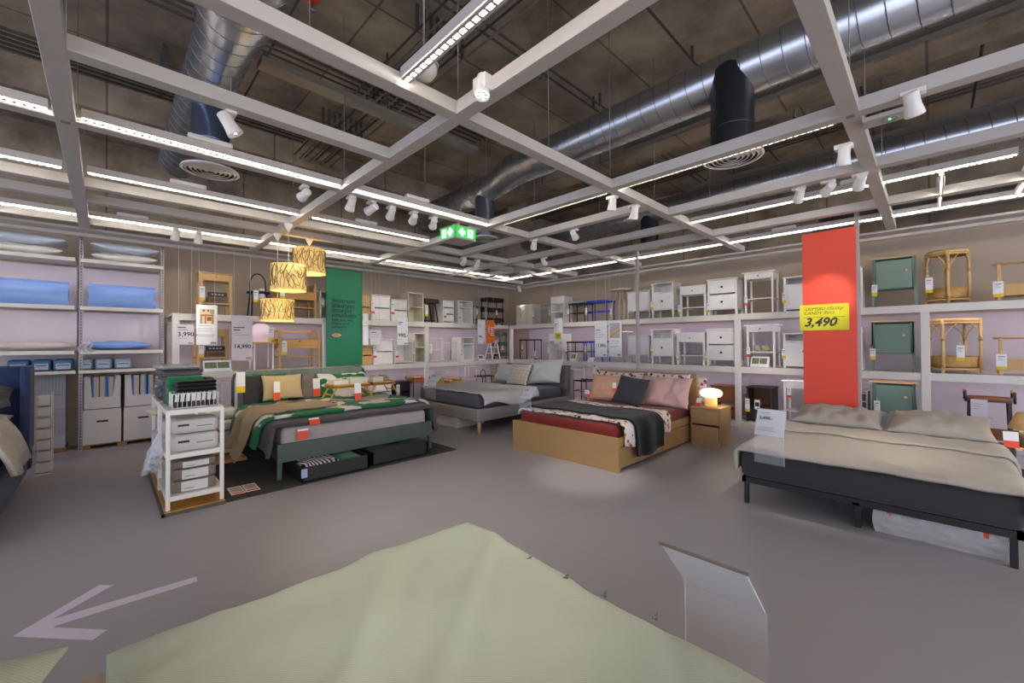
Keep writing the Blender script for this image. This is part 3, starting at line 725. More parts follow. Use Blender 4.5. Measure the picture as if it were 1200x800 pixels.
# ---- right wall towards the corner
for zb, nm in ((Z2, 'top shelf'), (Z1, 'middle shelf')):
    tp = zb == Z2; o = 'on the '+nm
    if tp:
        l, w, h = pR(605, 624, 357, zb); t = thing('slatted_cabinet', 'tall plain white cabinet in the corner on the top shelf under a cone of light', 'cabinet', l, RZ)
        MB().box(-w/2, w/2, 0, .3, 0, h).obj('body', M_cream, t, bevel=.004)
        for k in range(3): MB().box(-w/2+.01+k*w/3, -w/2-.01+(k+1)*w/3, -.014, 0, .02, h-.02).obj('door', M_cream, t, bevel=.003)
        MB().box(-w/2+w/3-.02, -w/2+w/3-.01, -.03, -.012, h*.4, h*.9).obj('handle', M_greyp, t)
        l, w, h = pR(626, 643, 360, zb); wire_rack('white wire grid rack on the top shelf beside the corner cabinet', l, RZ, w, .25, h, M_wire, 9, 9)
        tagR('the white wire grid, top shelf', 625, 373, 'red')
        l, w, h = pR(645, 660, 347, zb)
    else:
        l, w, h = pR(608.5, 627.5, 398, zb); t = thing('clothes_rail', 'black metal clothes rail on the middle shelf near the corner', 'clothes rail', l, RZ)
        for sx in (-1, 1): MB().tube([(sx*w/2*.9, 0, 0), (sx*w/2*.9, 0, h)], .012, 8).tube([(sx*w/2*.9, .25, 0), (sx*w/2*.9, .25, h)], .012, 8).tube([(sx*w/2*.9, 0, .02), (sx*w/2*.9, .25, .02)], .01, 6).obj('upright', M_black, t)
        MB().box(-w/2, w/2, -.01, .26, h-.02, h+.012).obj('top_bar', M_black, t, bevel=.004)
        tagR('the black clothes rail, middle shelf', 612, 411, 'red')
        l, w, h = pR(630, 641, 402, zb); wire_rack('white wire grid rack on the middle shelf beside the black clothes rail', l, RZ, w, .25, h, M_greyp, 7, 7)
        tagR('the wire grid, middle shelf', 627, 419)
        l, w, h = pR(643, 659, 391, zb)
    cab('slot_nightstand', f'slim white nightstand {o} with a dark open slot near its top', 'nightstand', l, RZ, w, .36, h, M_white, [('drawer', .26), ('open', .32), ('gap', .42)], legs=0, over=.0, handle='groove')
    tagR(f'the slim slotted nightstand, {nm}', 644 if tp else 642.5, 371 if tp else 415)
    l, w, h = pR(666, 685.5, 356, zb) if tp else pR(664, 684.3, 401, zb)
    steel_table('steel_side_table', f'black steel side table {o} with crossed stretchers', l, RZ, w, .34, h, M_black)
    tagR(f'the black steel side table, {nm}', 666 if tp else 663.5, 370 if tp else 414, 'red')
    l, w, h = pR(687, 711, 353, zb) if tp else pR(685.8, 706, 400.5, zb)
    steel_table('steel_side_table', f'bright blue steel side table {o} with crossed stretchers', l, RZ, w, .34, h, M_blue)
    tagR(f'the blue steel side table, {nm}', 687 if tp else 686, 369 if tp else 414)
    l, w, h = pR(711, 734, 339, zb) if tp else pR(716, 735, 389, zb)
    t = thing('tray_table', f'round white tray table {o} with bowed wire legs', 'side table', (l.x+.2, l.y, zb), RZ)
    MB().lathe([(.001, h-.012), (w/2-.01, h-.012), (w/2, h+.015), (w/2-.006, h+.015), (w/2-.02, h), (.001, h)], n=30, cap=False).obj('tray', M_cream, t)
    for k in range(4):
        q = k*PI/2+PI/4; c, s_ = math.cos(q), math.sin(q); r0 = w*.26
        MB().tube([(c*w*.42, s_*w*.42, 0), (c*w*.42, s_*w*.42, h*.55), (c*w*.36, s_*w*.36, h*.66), (c*r0, s_*r0, h*.7), (c*r0*.9, s_*r0*.9, h-.01)], .009, 6).obj('leg', M_cream, t)
    if tp: tagR('the round white tray table, top shelf', 716, 370.5)
p = onX(674, 356, 7.9); t = thing('folded_cloth_bundle', 'mint green bundle on top of the black steel side table, top shelf', 'cloth', (7.86, p.y, onX(676, 356, 7.74).z+.024), RZ)
MB().box(-.16, .16, 0, .2, 0, .05).obj('cloth', mat('mint_cloth', '9fc2ae', .9, bump=.5, bscale=20), t, bevel=.02)
for i in range(3): MB().tube([(-.16, .03+.06*i, .052), (.16, .03+.06*i, .052)], .014, 6).obj('fold', MATS['mint_cloth'], t)
# small tilted info signs standing on the middle boards
def mini_sign(label, loc, rz, w, h, m=None, pics=0):
    t = thing('shelf_sign', label, 'sign', loc, rz)
    MB().hexa([(-w/2, 0, 0), (w/2, 0, 0), (w/2, .012, 0), (-w/2, .012, 0)], [(-w/2, .07, h), (w/2, .07, h), (w/2, .08, h), (-w/2, .08, h)]).obj('panel', m or M_card, t, bevel=.002)
    MB().box(-w/2-.01, w/2+.01, -.012, .08, -.002, .01).obj('foot', M_card, t)
    for k in range(pics):
        x0 = -w/2+.02+k*(w-.04)/pics
        MB().hexa([(x0, .018*1, h*.3), (x0+(w-.06)/pics, .018, h*.3), (x0+(w-.06)/pics, .02, h*.3), (x0, .02, h*.3)], [(x0, .054, h*.85), (x0+(w-.06)/pics, .054, h*.85), (x0+(w-.06)/pics, .056, h*.85), (x0, .056, h*.85)]).obj('picture', mat('sign_picture', '6f7a52', .6, var=.4, scale=18), t)
    return t
p = onX(671.5, 423, 7.70); mini_sign('small sign with green dotted picture on the middle shelf under the black side table', p*1 if False else Vector((7.69, p.y, Z1+.003)), RZ, .17, .19, None, 2)
p = onX(692, 425, 7.70); mini_sign('low white blank sign on the middle shelf under the blue side table', Vector((7.69, p.y, Z1+.003)), RZ, .16, .09)
p = onX(890, 430, 7.70); mini_sign('bright lit sign with two pictures on the low shelf of the white side table', Vector((7.69, p.y, Z1+.003)), RZ, .27, .17, None, 2)
for k, px in enumerate((887.5, 897)):
    p = onX(px, 411, 7.9); t = thing('glass_bowl', ['small round glass bowl standing on the side table shelf, beside its tag', 'small round glass bowl standing on the side table shelf, next to the first bowl'][k], 'bowl', (7.9, p.y, Z1+.262))
    MB().lathe([(.02, 0), (.05, .012), (.062, .05), (.05, .085), (.03, .095), (.034, .1)], n=20, cap=False).obj('bowl', mat('bowl_glass', 'b8c8c0', .12, alpha=.7), t)
    MB().lathe([(.063, .035), (.064, .045), (.063, .055)], n=20, cap=False).obj('band', mat('bowl_band', 'c9a23a', .4), t)

# ---- right wall, floor level
GZ = .103
l, w, h = pR(835, 860, 452, GZ, 7.8); cab('brown_nightstand', 'brown wooden nightstand at floor level behind the glowing lamp', 'nightstand', l, RZ, w+.05, .36, h, M_brownw, [('drawer', .55), ('gap', .25), ('drawer', .2)], legs=.05, post=.03, handle='groove', topm=M_brownw)
l, w, h = pR(874.5, 905, 453.5, GZ, 7.78); cab('dark_nightstand', 'black-brown nightstand at floor level with open compartment, behind the slanted price sign', 'nightstand', l, RZ, w, .36, h, M_blackw, [('open', .62), ('drawer', .38)], legs=.05, post=.03, handle='groove', backm=M_brownw)
tagR('the black-brown nightstand at floor level', 876, 482, X=7.72, w=.07, h=.22)
p = onX(883, 478, 7.71); t = thing('info_card', 'white info card with dark picture hanging in the black-brown nightstand', 'card', (7.73, p.y-.05, p.z-.02), RZ)
MB().box(-.04, .04, 0, .002, 0, .16).obj('card', M_card, t); MB().box(-.03, .03, -.001, 0, .05, .12).obj('picture', M_ink, t)
l, w, h = pR(918, 946, 446, GZ, 7.74); frame_table('white_bar_table', 'white side table at floor level half hidden by the red banner', 'side table', l, RZ, w, .36, h, M_white, leg=.03, shelves=(h*.35,), apron=.1, drawer=True, over=.025)
tagR('the floor level white side table', 925, 466, 'red', X=7.70)
l, w, h = pR(1010, 1020, 454, GZ, 7.8); 
t = thing('drawer_tower', 'slim tower of dark wire drawers peeking beside the red banner pole', 'drawer unit', (7.76, l.y+.15, GZ), RZ)
for x0 in (-.17, .15): MB().box(x0, x0+.02, 0, .35, 0, .62).obj('side_panel', M_greyp, t)
for k in range(5): MB().box(-.15, .15, .004, .33, .03+.118*k, .115+.118*k).obj('drawer', mat('slot_dark2', '3c3a3a', .6), t, bevel=.004); MB().box(-.15, .15, -.002, .012, .118+.118*k, .133+.118*k).obj('rail', M_greyp, t)
l, w, h = pR(1022, 1073, 451, GZ, 7.72)
h = .64
for o_ in [x for x in list(bpy.data.objects) if x.get('label', '').startswith('sage green cabinet on the top shelf')]:
    g = dup(o_, (7.74, l.y, onX(1045, 449, 7.72).z-(o_.children[0].bound_box[1][2])), 'sage green cabinet with pale tray top standing lowest, behind the bed pillows')
p = onX(1028, 486, 7.7); price_tag('the lowest green cabinet', (7.70, p.y, p.z), RZ, 'yellow', w=.065, h=.2)
t = thing('green_cabinet_stand', 'low white plinth under the lowest green cabinet', 'plinth', (7.72, l.y, GZ), RZ)
z_ = max(.02, g.location.z-GZ); MB().box(-.24, .24, 0, .34, 0, z_-.002).obj('block', M_shelf, t, bevel=.004)
# tray table with dark legs and wooden tray
p = onX(1160, 469, 7.75); zt = p.z; wd = abs(onX(1128, 466, 7.75).y-onX(1190, 470, 7.75).y)
t = thing('butler_tray_table', 'black legged table with oval brown wooden tray and two arched handles', 'tray table', (7.92, p.y, GZ), RZ); hh = zt-GZ
MB().lathe([(.001, -.03), (wd*.46, -.03), (wd*.5, .025), (wd*.485, .03), (wd*.455, -.012), (.001, -.012)], n=32, cap=False).obj('tray', M_brownw, t).matrix_local = Matrix.Translation((0, 0, hh)) @ Matrix.Scale(.55, 4, (0, 1, 0))
for sx in (-1, 1):
    for sy in (-1, 1): MB().tube([(sx*wd*.42, sy*.13, 0), (sx*wd*.38, sy*.13, hh-.02)], .013, 8).obj('leg', M_black, t)
    MB().tube([(sx*wd*.47, -.14, hh-.03), (sx*wd*.47, -.14, hh+.07), (sx*wd*.47, -.11, hh+.1), (sx*wd*.47, .11, hh+.1), (sx*wd*.47, .14, hh+.07), (sx*wd*.47, .14, hh-.03)], .012, 8).obj('handle', M_black, t)
    MB().tube([(sx*wd*.47, -.1, hh+.103), (sx*wd*.47, .1, hh+.103)], .018, 8).obj('grip', M_bamboo, t)
MB().lathe([(.001, .12), (wd*.46, .12), (wd*.48, .17), (wd*.46, .17), (wd*.44, .135), (.001, .135)], n=32, cap=False).obj('lower_tray', M_brownw, t).matrix_local = Matrix.Scale(.55, 4, (0, 1, 0))
p = onX(1148, 500, 7.72); t = thing('info_card', 'pale info card hanging between the black legs of the tray table', 'card', (7.74, p.y, .42), RZ)
MB().box(-.07, .07, 0, .003, 0, .3).obj('card', M_lilac_card, t)
for k in range(3): MB().box(-.05, .03-.02*k, -.001, 0, .24-.03*k, .247-.03*k).obj('print_line', M_inkg, t)
# near the corner at floor level
l, w, h = pR(671, 687, 446, GZ, 7.8); steel_table('steel_side_table', 'small black side table at floor level between grey bed and oak bed', l, RZ, w, .34, h, M_black)
p = onX(664, 432, 7.8); t = thing('towel_stand', 'white towel stand at floor level beside the grey headboard', 'stand', (8.22, p.y, GZ), RZ)
MB().tube([(-.2, 0, 0), (-.2, 0, .78), (.2, 0, .78), (.2, 0, 0)], .012, 8).obj('frame', M_white, t)
for z in (.2, .45, .7): MB().tube([(-.2, 0, z), (.2, 0, z)], .009, 6).obj('bar', M_white, t)
for k in range(3):
    p = onX((663.5, 668.2, 666.5)[k], 458, (7.76, 7.76, 7.92)[k]); t = thing('glass_bottle', 'small clear bottle on the floor level shelf between grey bed and oak bed', 'bottle', (p.x, p.y, GZ), 0, 'clear bottles by the grey headboard')
    MB().lathe([(.001, 0), (.045, 0), (.048, .02), (.048, .16), (.02, .2), (.018, .25), (.022, .26), (.001, .262)], n=14, cap=False).obj('glass', mat('bottle_glass', 'cfd2d6', .1, alpha=.55), t)
    MB().lathe([(.022, .255), (.022, .285)], n=12).obj('cap', M_black, t)

# ------------------------------------------------------------------ back wall items, corner side
for zb, nm in ((Z2, 'top shelf'), (Z1, 'middle shelf')):
    tp = zb == Z2; o = 'on the '+nm
    l, w, h = pB(419, 434, 344, zb) if tp else pB(420, 436.5, 405, zb)
    cab('wooden_chest', f'pale wooden chest {o} half behind the green banner', 'chest of drawers', l, 0, w, .38, h, M_pine, [('drawer', .5), ('drawer', .5)], handle='groove', topm=M_pine)
    l, w, h = pB(435, 457.5, 345.5, zb) if tp else pB(438, 460.5, 397, zb)
    cab('drawer_chest', f'white two-drawer chest {o} beside the green banner', 'chest of drawers', l, 0, w, .4, h, M_white, [('drawer', .5), ('drawer', .5)], handle='groove', over=.004)
    tagB(f'the white two-drawer chest, {nm}', 437 if tp else 439.5, 367 if tp else 419, 'red', w=.07, h=.25)
    l, w, h = pB(459, 477.5, 350.5, zb) if tp else pB(463, 484.5, 399, zb)
    cab('small_chest', f'smaller white chest {o} next to the cream open cube', 'chest of drawers', l, 0, w, .4, h, M_white, [('drawer', .5), ('drawer', .5)] if tp else [('open', .96)], handle='groove', over=.004)
    tagB(f'the smaller white chest, {nm}', 460.5 if tp else 465.5, 368 if tp else 419, 'red', w=.07, h=.25)
    l, w, h = pB(478.5, 496.5, 343, zb) if tp else pB(485.6, 501.5, 390, zb)
    open_cube(f'cream open cube shelf {o} with one divider', l, 0, w, .4, h, M_cream)
    tagB(f'the cream open cube, {nm}', 479 if tp else 485, 365 if tp else 417)
    l, w, h = pB(498, 514.5, 350, zb) if tp else pB(504, 519, 396, zb)
    if tp:
        t = thing('tray_stool', 'black stool with tray top and splayed legs on the top shelf', 'stool', l, 0)
        MB().box(-w/2, w/2, 0, .3, h-.1, h).obj('tray', M_black, t, bevel=.006)
        for sx in (-1, 1):
            for y in (.03, .27): MB().bar((sx*w*.26, y, h-.1), (sx*w*.46, y, 0), .022).obj('leg', M_black, t)
        MB().box(-w*.42, w*.42, .1, .2, .04, .06).obj('stretcher', M_black, t)
    else:
        t = thing('step_stool', 'white metal step frame on the middle shelf beside the cream cube', 'stand', l, 0)
        for y in (.01, .28): MB().tube([(-w/2, y, 0), (-w/2, y, h), (w/2, y, h), (w/2, y, 0)], .01, 6).obj('frame', M_wire, t)
        for z in (.02, h*.5, h-.01): MB().box(-w/2, w/2, 0, .29, z, z+.012).obj('shelf', M_wire, t)
    tagB(f'the {"black tray stool" if tp else "white step frame"}, {nm}', 500 if tp else 505, 370.5 if tp else 416.5, w=.07, h=.25)
    l, w, h = pB(519.5, 532, 352, zb) if tp else pB(526, 535, 401, zb)
    if tp: cab('slim_drawer_chest', 'slim white chest with three drawers on the top shelf', 'chest of drawers', l, 0, w, .36, h, M_white, [('drawer', .3), ('drawer', .3), ('drawer', .3), ('gap', .1)], handle='groove', over=.006)
    else: wire_rack('white wire shelf stand on the middle shelf beside the shelf post', l, 0, w, .3, h, M_wire, 3, 6)
    if tp: tagB('the slim three-drawer chest, top shelf', 522, 372, 'red')
    l, w, h = pB(537.5, 554, 352.5, zb) if tp else pB(540, 555.5, 395, zb)
    open_cube(f'white nightstand cube {o} open at the front with an upper slot', l, 0, w, .38, h, M_white, .7, 'nightstand', 'open_nightstand')
    tagB(f'the open white nightstand cube, {nm}', 539 if tp else 541, 373 if tp else 416.5)
    l, w, h = pB(556, 571, 359, zb) if tp else pB(577, 586, 398.5, zb)
    if tp:
        t = thing('glass_side_table', 'small side table with greenish glass top on the top shelf', 'side table', l, 0)
        MB().box(-w/2-.02, w/2+.02, -.02, .34, h-.012, h).obj('glass_top', mat('green_glass', '6f8f84', .1, alpha=.8), t, bevel=.004)
        MB().box(-w/2, w/2, 0, .3, h*.25, h*.25+.012).obj('glass_shelf', MATS['green_glass'], t)
        for sx in (-1, 1):
            for y in (.02, .28): MB().tube([(sx*w*.44, y, 0), (sx*w*.44, y, h-.012)], .012, 8).obj('leg', M_wire, t)
        tagB('the glass side table, top shelf', 559, 370)
        l, w, h = pB(572, 590.5, 348, zb); trolley('black three-tier trolley in the corner on the top shelf', l, 0, w, .3, h, M_black)
        tagB('the black trolley, top shelf', 582, 371, 'red')
    else:
        t = thing('step_ladder', 'narrow white step ladder on the middle shelf in the corner', 'step ladder', l, 0)
        for sx in (-1, 1): MB().bar((sx*w*.5, 0, .012), (sx*w*.4, .12, h), .03, .02).bar((sx*w*.5, .3, .012), (sx*w*.4, .14, h), .03, .02).obj('side_rail', M_white, t)
        for z in (h*.3, h*.62, h-.02): MB().box(-w*.47, w*.47, .04, .22, z, z+.02).obj('step', M_white, t)
        l, w, h = pB(587, 596, 388, zb); l.y += .05; trolley('green-grey three-tier trolley in the corner on the middle shelf', l, 0, w, .3, h, mat('trolley_green', '4c5c54', .45))
        tagB('the green-grey trolley, middle shelf', 589, 412, 'red')
p = onY(565, 421, 7.9); mini_sign('small white sign with dark picture on the middle shelf in front of the step ladder', (p.x, 7.90, Z1+.003), 0, .19, .13, None, 1)
# lower level, standing on the floor under the middle board
def lowB(a, b, yt, Y=8.0): p, q = onY(a, yt, Y), onY(b, yt, Y); return Vector(((p.x+q.x)/2, Y, 0)), abs(p.x-q.x), (p.z+q.z)/2
l, w, h = lowB(462.5, 481, 447); cab('black_cabinet', 'black cabinet on the floor between the green bed and the grey bed', 'cabinet', l, 0, w, .38, h, M_black, [('drawer', .33), ('drawer', .33), ('drawer', .34)], handle='groove', over=.004)
price_tag('the black cabinet behind the green bed', onY(466.5, 465, 7.95), 0, 'yellow', w=.08, h=.26)
l, w, h = lowB(440, 459, 446, 8.05); cab('low_white_chest', 'low white drawer chest on the floor behind the bed tray', 'chest of drawers', l, 0, w, .36, h, M_white, [('drawer', .33), ('drawer', .33), ('drawer', .34)], handle='groove', over=.002)
l, w, h = lowB(484.5, 504, 440); t = thing('desk_tray_table', 'small table with wooden top, black frame and orange-brown tray behind the slanted sign', 'side table', l, 0)
MB().box(-w/2, w/2, 0, .35, h-.02, h).obj('table_top', M_pine, t, bevel=.004)
MB().box(-w/2+.03, w/2-.03, .02, .33, h-.16, h-.07).obj('tray', mat('orange_wood', 'a8581e', .5, stretch=(1, 9, 9)), t, bevel=.006)
for sx in (-1, 1):
    for y in (.02, .33): MB().tube([(sx*w*.48, y, 0), (sx*w*.48, y, h-.012)], .011, 8).obj('leg', M_black, t)
for a, b, lb in ((512.5, 520.5, 'rattan crate on the floor before the shelf post, beside the grey bed'), (526, 541, 'rattan crate on the floor past the shelf post, behind the grey bed')):
    l, w, h = lowB(a, b, 442.5); t = thing('rattan_crate', lb, 'basket', l, 0)
    for z in range(6): MB().box(-w/2, w/2, 0, .012, .06+z*(h-.1)/6, .06+(z+.72)*(h-.1)/6).box(-w/2, -w/2+.012, 0, .34, .06+z*(h-.1)/6, .06+(z+.72)*(h-.1)/6).box(w/2-.012, w/2, 0, .34, .06+z*(h-.1)/6, .06+(z+.72)*(h-.1)/6).obj('slat', M_bamboo, t)
    for sx in (-1, 1):
        for y in (.006, .33): MB().box(sx*(w/2-.012)-.012, sx*(w/2-.012)+.012, y, y+.02, 0, h-.02).obj('leg', M_bamboo, t)
    MB().box(-w/2-.008, w/2+.008, -.008, .35, h-.02, h).obj('lid', M_bamboo, t)
l, w, h = lowB(545, 558, 429.5); t = thing('towel_stand', 'thin white wire stand on the floor behind the grey bed', 'stand', l, 0)
for y in (0, .3): MB().tube([(-w/2, y, 0), (-w/2, y, h), (w/2, y, h), (w/2, y, 0)], .008, 6).obj('frame', M_wire, t)
for z in (h*.4, h*.66): MB().tube([(-w/2, 0, z), (w/2, 0, z), (w/2, .3, z), (-w/2, .3, z)], .007, 6, True).obj('bar', M_wire, t)
l, w, h = lowB(565, 579, 440); t = thing('black_stool', 'small black stool with hooped handle in the corner behind the grey pillows', 'stool', l, 0)
MB().box(-w/2, w/2, 0, .32, h-.03, h).obj('seat', M_black, t, bevel=.01)
MB().tube([(-w*.3+.0, .16, h), (-w*.28, .16, h+.1), (-w*.1, .16, h+.16), (w*.1, .16, h+.1), (w*.12, .16, h)], .01, 8).obj('hoop', M_black, t)
for sx in (-1, 1):
    for y in (.04, .28): MB().tube([(sx*w*.36, y, h-.02), (sx*w*.45, y, 0)], .011, 8).obj('leg', M_black, t)

# ------------------------------------------------------------------ back wall items, pine side
for zb, nm in ((Z2, 'top shelf'), (Z1, 'middle shelf')):
    tp = zb == Z2; o = 'on the '+nm
    l, w, h = pB(233.5, 272, 319.5, zb) if tp else pB(230.5, 268, 385, zb)
    frame_table('pine_side_table', f'pine side table {o} with drawer and low shelf', 'side table', l, 0, w, .36, h, M_pine, leg=.04, shelves=(h*.28 if tp else h*.33,), apron=.11, drawer=True, over=.012, knobm=M_pine)
    tagB(f'the pine side table, {nm}', 237 if tp else 236, 352 if tp else 418, w=.07, h=.22)
    zs = zb+(h*.28 if tp else h*.33); p = onY(256 if tp else 253.5, 345 if tp else 410, 8.0)
    b = thing('magazine_box', f'brown file box on the shelf of the pine side table, {nm}', 'box', (p.x, 8.02, zs+.003), 0); MB().box(-.13, .13, 0, .22, 0, .1).obj('box', mat('kraft_brown', '7c6650', .8, bump=.2), b, bevel=.004); MB().box(-.1, .1, -.002, 0, .02, .07).obj('front_panel', mat('kraft_dark', '665240', .8), b)
    b = thing('dark_sign_block', f'small black plaque with white marks on the brown file box, {nm}', 'sign', (p.x, 8.03, zs+.104), 0); MB().box(-.12, .12, 0, .12, 0, .075).obj('block', M_black, b, bevel=.003)
    for k in range(4): MB().box(-.09+.045*k, -.06+.045*k, -.002, 0, .025, .05).obj('mark', M_greyp, b)
    l, w, h = pB(328, 371, 331, zb) if tp else pB(326.5, 375, 387, zb)
    t = thing('bamboo_desk_bench', f'bamboo desk {o} with upper rail, drawer box and low shelf', 'desk', l, 0)
    for sx in (-1, 1):
        for y in (.0, .34): MB().box(sx*(w/2-.018)-.018, sx*(w/2-.018)+.018, y, y+.036, 0, h).obj('leg', M_bamboo, t, bevel=.003)
        MB().box(sx*(w/2-.018)-.012, sx*(w/2-.018)+.012, .03, .34, h-.03, h).obj('side_rail', M_bamboo, t)
    MB().box(-w/2+.03, w/2-.03, .34, .365, h-.03, h).obj('back_rail', M_bamboo, t)
    MB().box(-w/2+.03, w/2-.03, .01, .36, h*.52, h*.75).obj('drawer_box', M_bamboo, t, bevel=.003)
    MB().lathe([(.012, 0), (.012, .01)], n=10).obj('finger_hole', M_black, t).matrix_local = Matrix.Translation((0, .009, h*.71)) @ Matrix.Rotation(PI/2, 4, 'X')
    MB().box(-w/2+.03, w/2-.03, .02, .35, h*.28, h*.31).obj('shelf', M_bamboo, t)
    tagB(f'the bamboo desk, {nm}', 331 if tp else 333.5, 350 if tp else 415.5, w=.08, h=.24)
p = onY(306, 342, 8.0); b = onY(306, 367, 7.98)
t = thing('valet_stand', 'black valet stand with arched back and small round tray on the top shelf', 'valet stand', (p.x, 8.0, Z2), 0)
hh = onY(306, 342, 8.0).z-Z2; top = onY(306, 319, 8.0).z-Z2; wd = abs(onY(294, 342, 8.).x-onY(316, 342, 8.).x)
MB().lathe([(.001, hh-.02), (wd*.62, hh-.025), (wd*.66, hh), (wd*.63, hh+.015), (.001, hh+.005)], (0, .16, 0), 26, False).obj('tray', M_black, t)
MB().tube([(-wd*.42, .2, hh)]+[(-wd*.42*math.cos(PI*k/10), .22, hh+(top-hh)*(.45+.55*math.sin(PI*k/10))) for k in range(11)]+[(wd*.42, .2, hh)], .011, 8).obj('arch', M_black, t)
for sx, y in ((-1, .08), (1, .08), (-1, .28), (1, .28)): MB().tube([(sx*wd*.36, y, hh-.015), (sx*wd*.48, y+(.04 if y > .2 else -.04), 0)], .012, 8).obj('leg', M_black, t)
tagB('the black valet stand, top shelf', 300, 354, Y=7.94, w=.075, h=.2); p = onY(307, 349, 8.04)
t = thing('info_card', 'plain white card hanging next to the tag of the black valet stand', 'card', p, 0); MB().box(-.04, .04, 0, .002, 0, .16).obj('card', M_card, t); MB().box(-.03, .02, -.001, 0, .12, .126).obj('print_line', M_inkg, t)
l, w, h = pB(375, 382, 352 if False else 341, Z2); open_cube('white side of a unit on the top shelf at the green banner edge', (l.x+.17, l.y, Z2), 0, w+.34, .36, h, M_cream)
tagB('the white unit at the green banner edge', 378.5, 360)
l, w, h = pB(297, 322, 378.5, Z1); t = thing('white_chair_desk', 'white rounded board above a small wooden topped table on the middle shelf', 'table', l, 0)
zt = onY(310, 400.5, 7.96).z-Z1
MB().box(-w/2-.02, w/2+.02, .0, .36, zt-.03, zt).obj('table_top', M_pine, t, bevel=.003)
for sx in (-1, 1): MB().box(sx*(w/2-.02)-.012, sx*(w/2-.02)+.012, .02, .04, 0, zt-.03).box(sx*(w/2-.02)-.012, sx*(w/2-.02)+.012, .32, .34, 0, zt-.03).obj('leg', M_white, t)
MB().poly([(-w/2, .2, zt), (w/2-.02, .2, zt), (w/2-.02, .2, h-.06), (w/2-.1, .2, h), (-w/2+.1, .2, h), (-w/2, .2, h-.06)], .015, (0, 1, 0)).obj('rounded_board', mat('pinkish_board', 'ddd2d4', .5), t)
tagB('the white rounded board table', 318, 398.5, w=.085, h=.22)
p = onY(255, 434, 7.9); mini_sign('bright lit small sign on the counter beside the cart textiles', (p.x, 7.873, Z1+.003), 0, .37, .17, M_card, 2)

# ------------------------------------------------------------------ pillow rack contents
def pillow_fn(w, h, th, seed=0, wr=.012, pinch=.06, sag=0.):
    def top(sgn):
        def fn(u, v):
            a, b = 2*u-1, 2*v-1
            e = max(0., (1-abs(a)**2.6)*(1-abs(b)**2.6))**.5
            x = a*w/2*(1-pinch*(1-abs(b)**2)); y = b*h/2*(1-pinch*(1-abs(a)**2))
            n1 = noise.noise(Vector((a*1.6+seed*3.1, b*1.6-seed, sgn*.7)))
            n2 = noise.noise(Vector((a*5+seed, b*2.2+seed*2, sgn)))
            rad = math.sin(math.atan2(b, a)*9+seed)*max(0, abs(a)**3+abs(b)**3-.35)
            z = sgn*th/2*e*(1+.25*n1)+(wr*n2+wr*.8*rad)*min(1, e*2)+.004*sgn
            return (x, y, z-sag*b*b)
        return fn
    return top
def pillow(name, label, cat, w, h, th, m, loc, rot, seed=0, wr=.012, pinch=.06, group=None, res=26, parent=None):
    f = pillow_fn(w, h, th, seed, wr, pinch); mb = MB(); n = res
    mb.grid(f(1), n, n); mb.grid(f(-1), n, n)
    # stitch the rim
    k = (n+1)*(n+1); rim = [i for i in range(n+1)]+[j*(n+1)+n for j in range(1, n+1)]+[n*(n+1)+i for i in range(n-1, -1, -1)]+[j*(n+1) for j in range(n-1, 0, -1)]
    mb.f += [(a, b, b+k, a+k) for a, b in zip(rim, rim[1:]+rim[:1])]; mb.sm += [True]*len(rim)
    o = mb.obj(name, m, parent)
    o.location = loc; o.rotation_euler = rot
    return tag(o, label, cat, group) if label else o
M_pbag = mat('blue_pillow_bag', '7fa4dc', .3, var=.12, scale=3, bump=.35, bscale=9)
M_pwhite = fabric('white_pillow', 'eeeae2'); M_pbeige = fabric('beige_pillow', 'cfc8be'); M_plight = fabric('white_pillow_blue_lit', 'dfe8f4')  # bluish highlight on the white top pillows is painted into their colour
RXW = lambda px: onY(px, 330, 7.95).x
for i, (a, b) in enumerate(((-30, 80), (103, 183))):
    x0, x1 = RXW(a), RXW(b); h = .34; wd = x1-x0
    t = thing('packed_pillow', ['blue packed pillow standing upright on the rack, behind the blue bed side', 'blue packed pillow standing upright on the rack bay with the white boxes'][i], 'pillow', ((x0+x1)/2, 8.06, 1.98), 0)
    f = MB(); f.grid(lambda u, v: (-wd/2+wd*u+.012*math.sin(v*9)*(u-.5), -.07*math.sin(PI*min(1, v*1.15))*(.35+.65*math.sin(PI*u))+.02*v, .29*v), 18, 12)
    f.grid(lambda u, v: (-wd/2+wd*u, .02+.12*v, .29+.05*math.sin(v*PI/2)*(.6+.4*math.sin(PI*u))), 18, 6)
    f.grid(lambda u, v: (-wd/2+wd*u, .14+.05*v, .34-.34*v), 18, 6)
    f.obj('bag', M_pbag, t); MB().box(-wd/2+.02, wd/2-.02, .03, .13, .003, .285).obj('filling', M_pwhite, t)
    for sx in (-1, 1): MB().add([(sx*wd/2, 0, 0), (sx*wd/2, .14, 0), (sx*wd/2, .14, .32), (sx*wd/2, .02, .29)], [(0, 1, 2, 3)]).obj('bag_end', M_pbag, t)
for i, (a, b) in enumerate(((-20, 76), (105, 186))):
    x0, x1 = onY(a, 300, 8.0).x, onY(b, 305, 8.0).x
    for k in range(2):
        pillow('bed_pillow', [['white pillow at the bottom of the two on the rack top above the blue bed', 'white pillow on top of the two on the rack top above the blue bed'], ['white pillow at the bottom of the two on the rack top by the pine desks', 'white pillow on top of the two on the rack top by the pine desks']][i][k], 'pillow', (x1-x0)*(1.0 if k else .96), .5, .13, [M_pwhite, M_plight][k], ((x0+x1)/2+.01*k, 8.2, 2.61+.08+.145*k), (.0, .02*(k-.5), 0), i*3+k, .006)
x0, x1 = onY(-20, 400, 8.).x, onY(86, 400, 8.).x
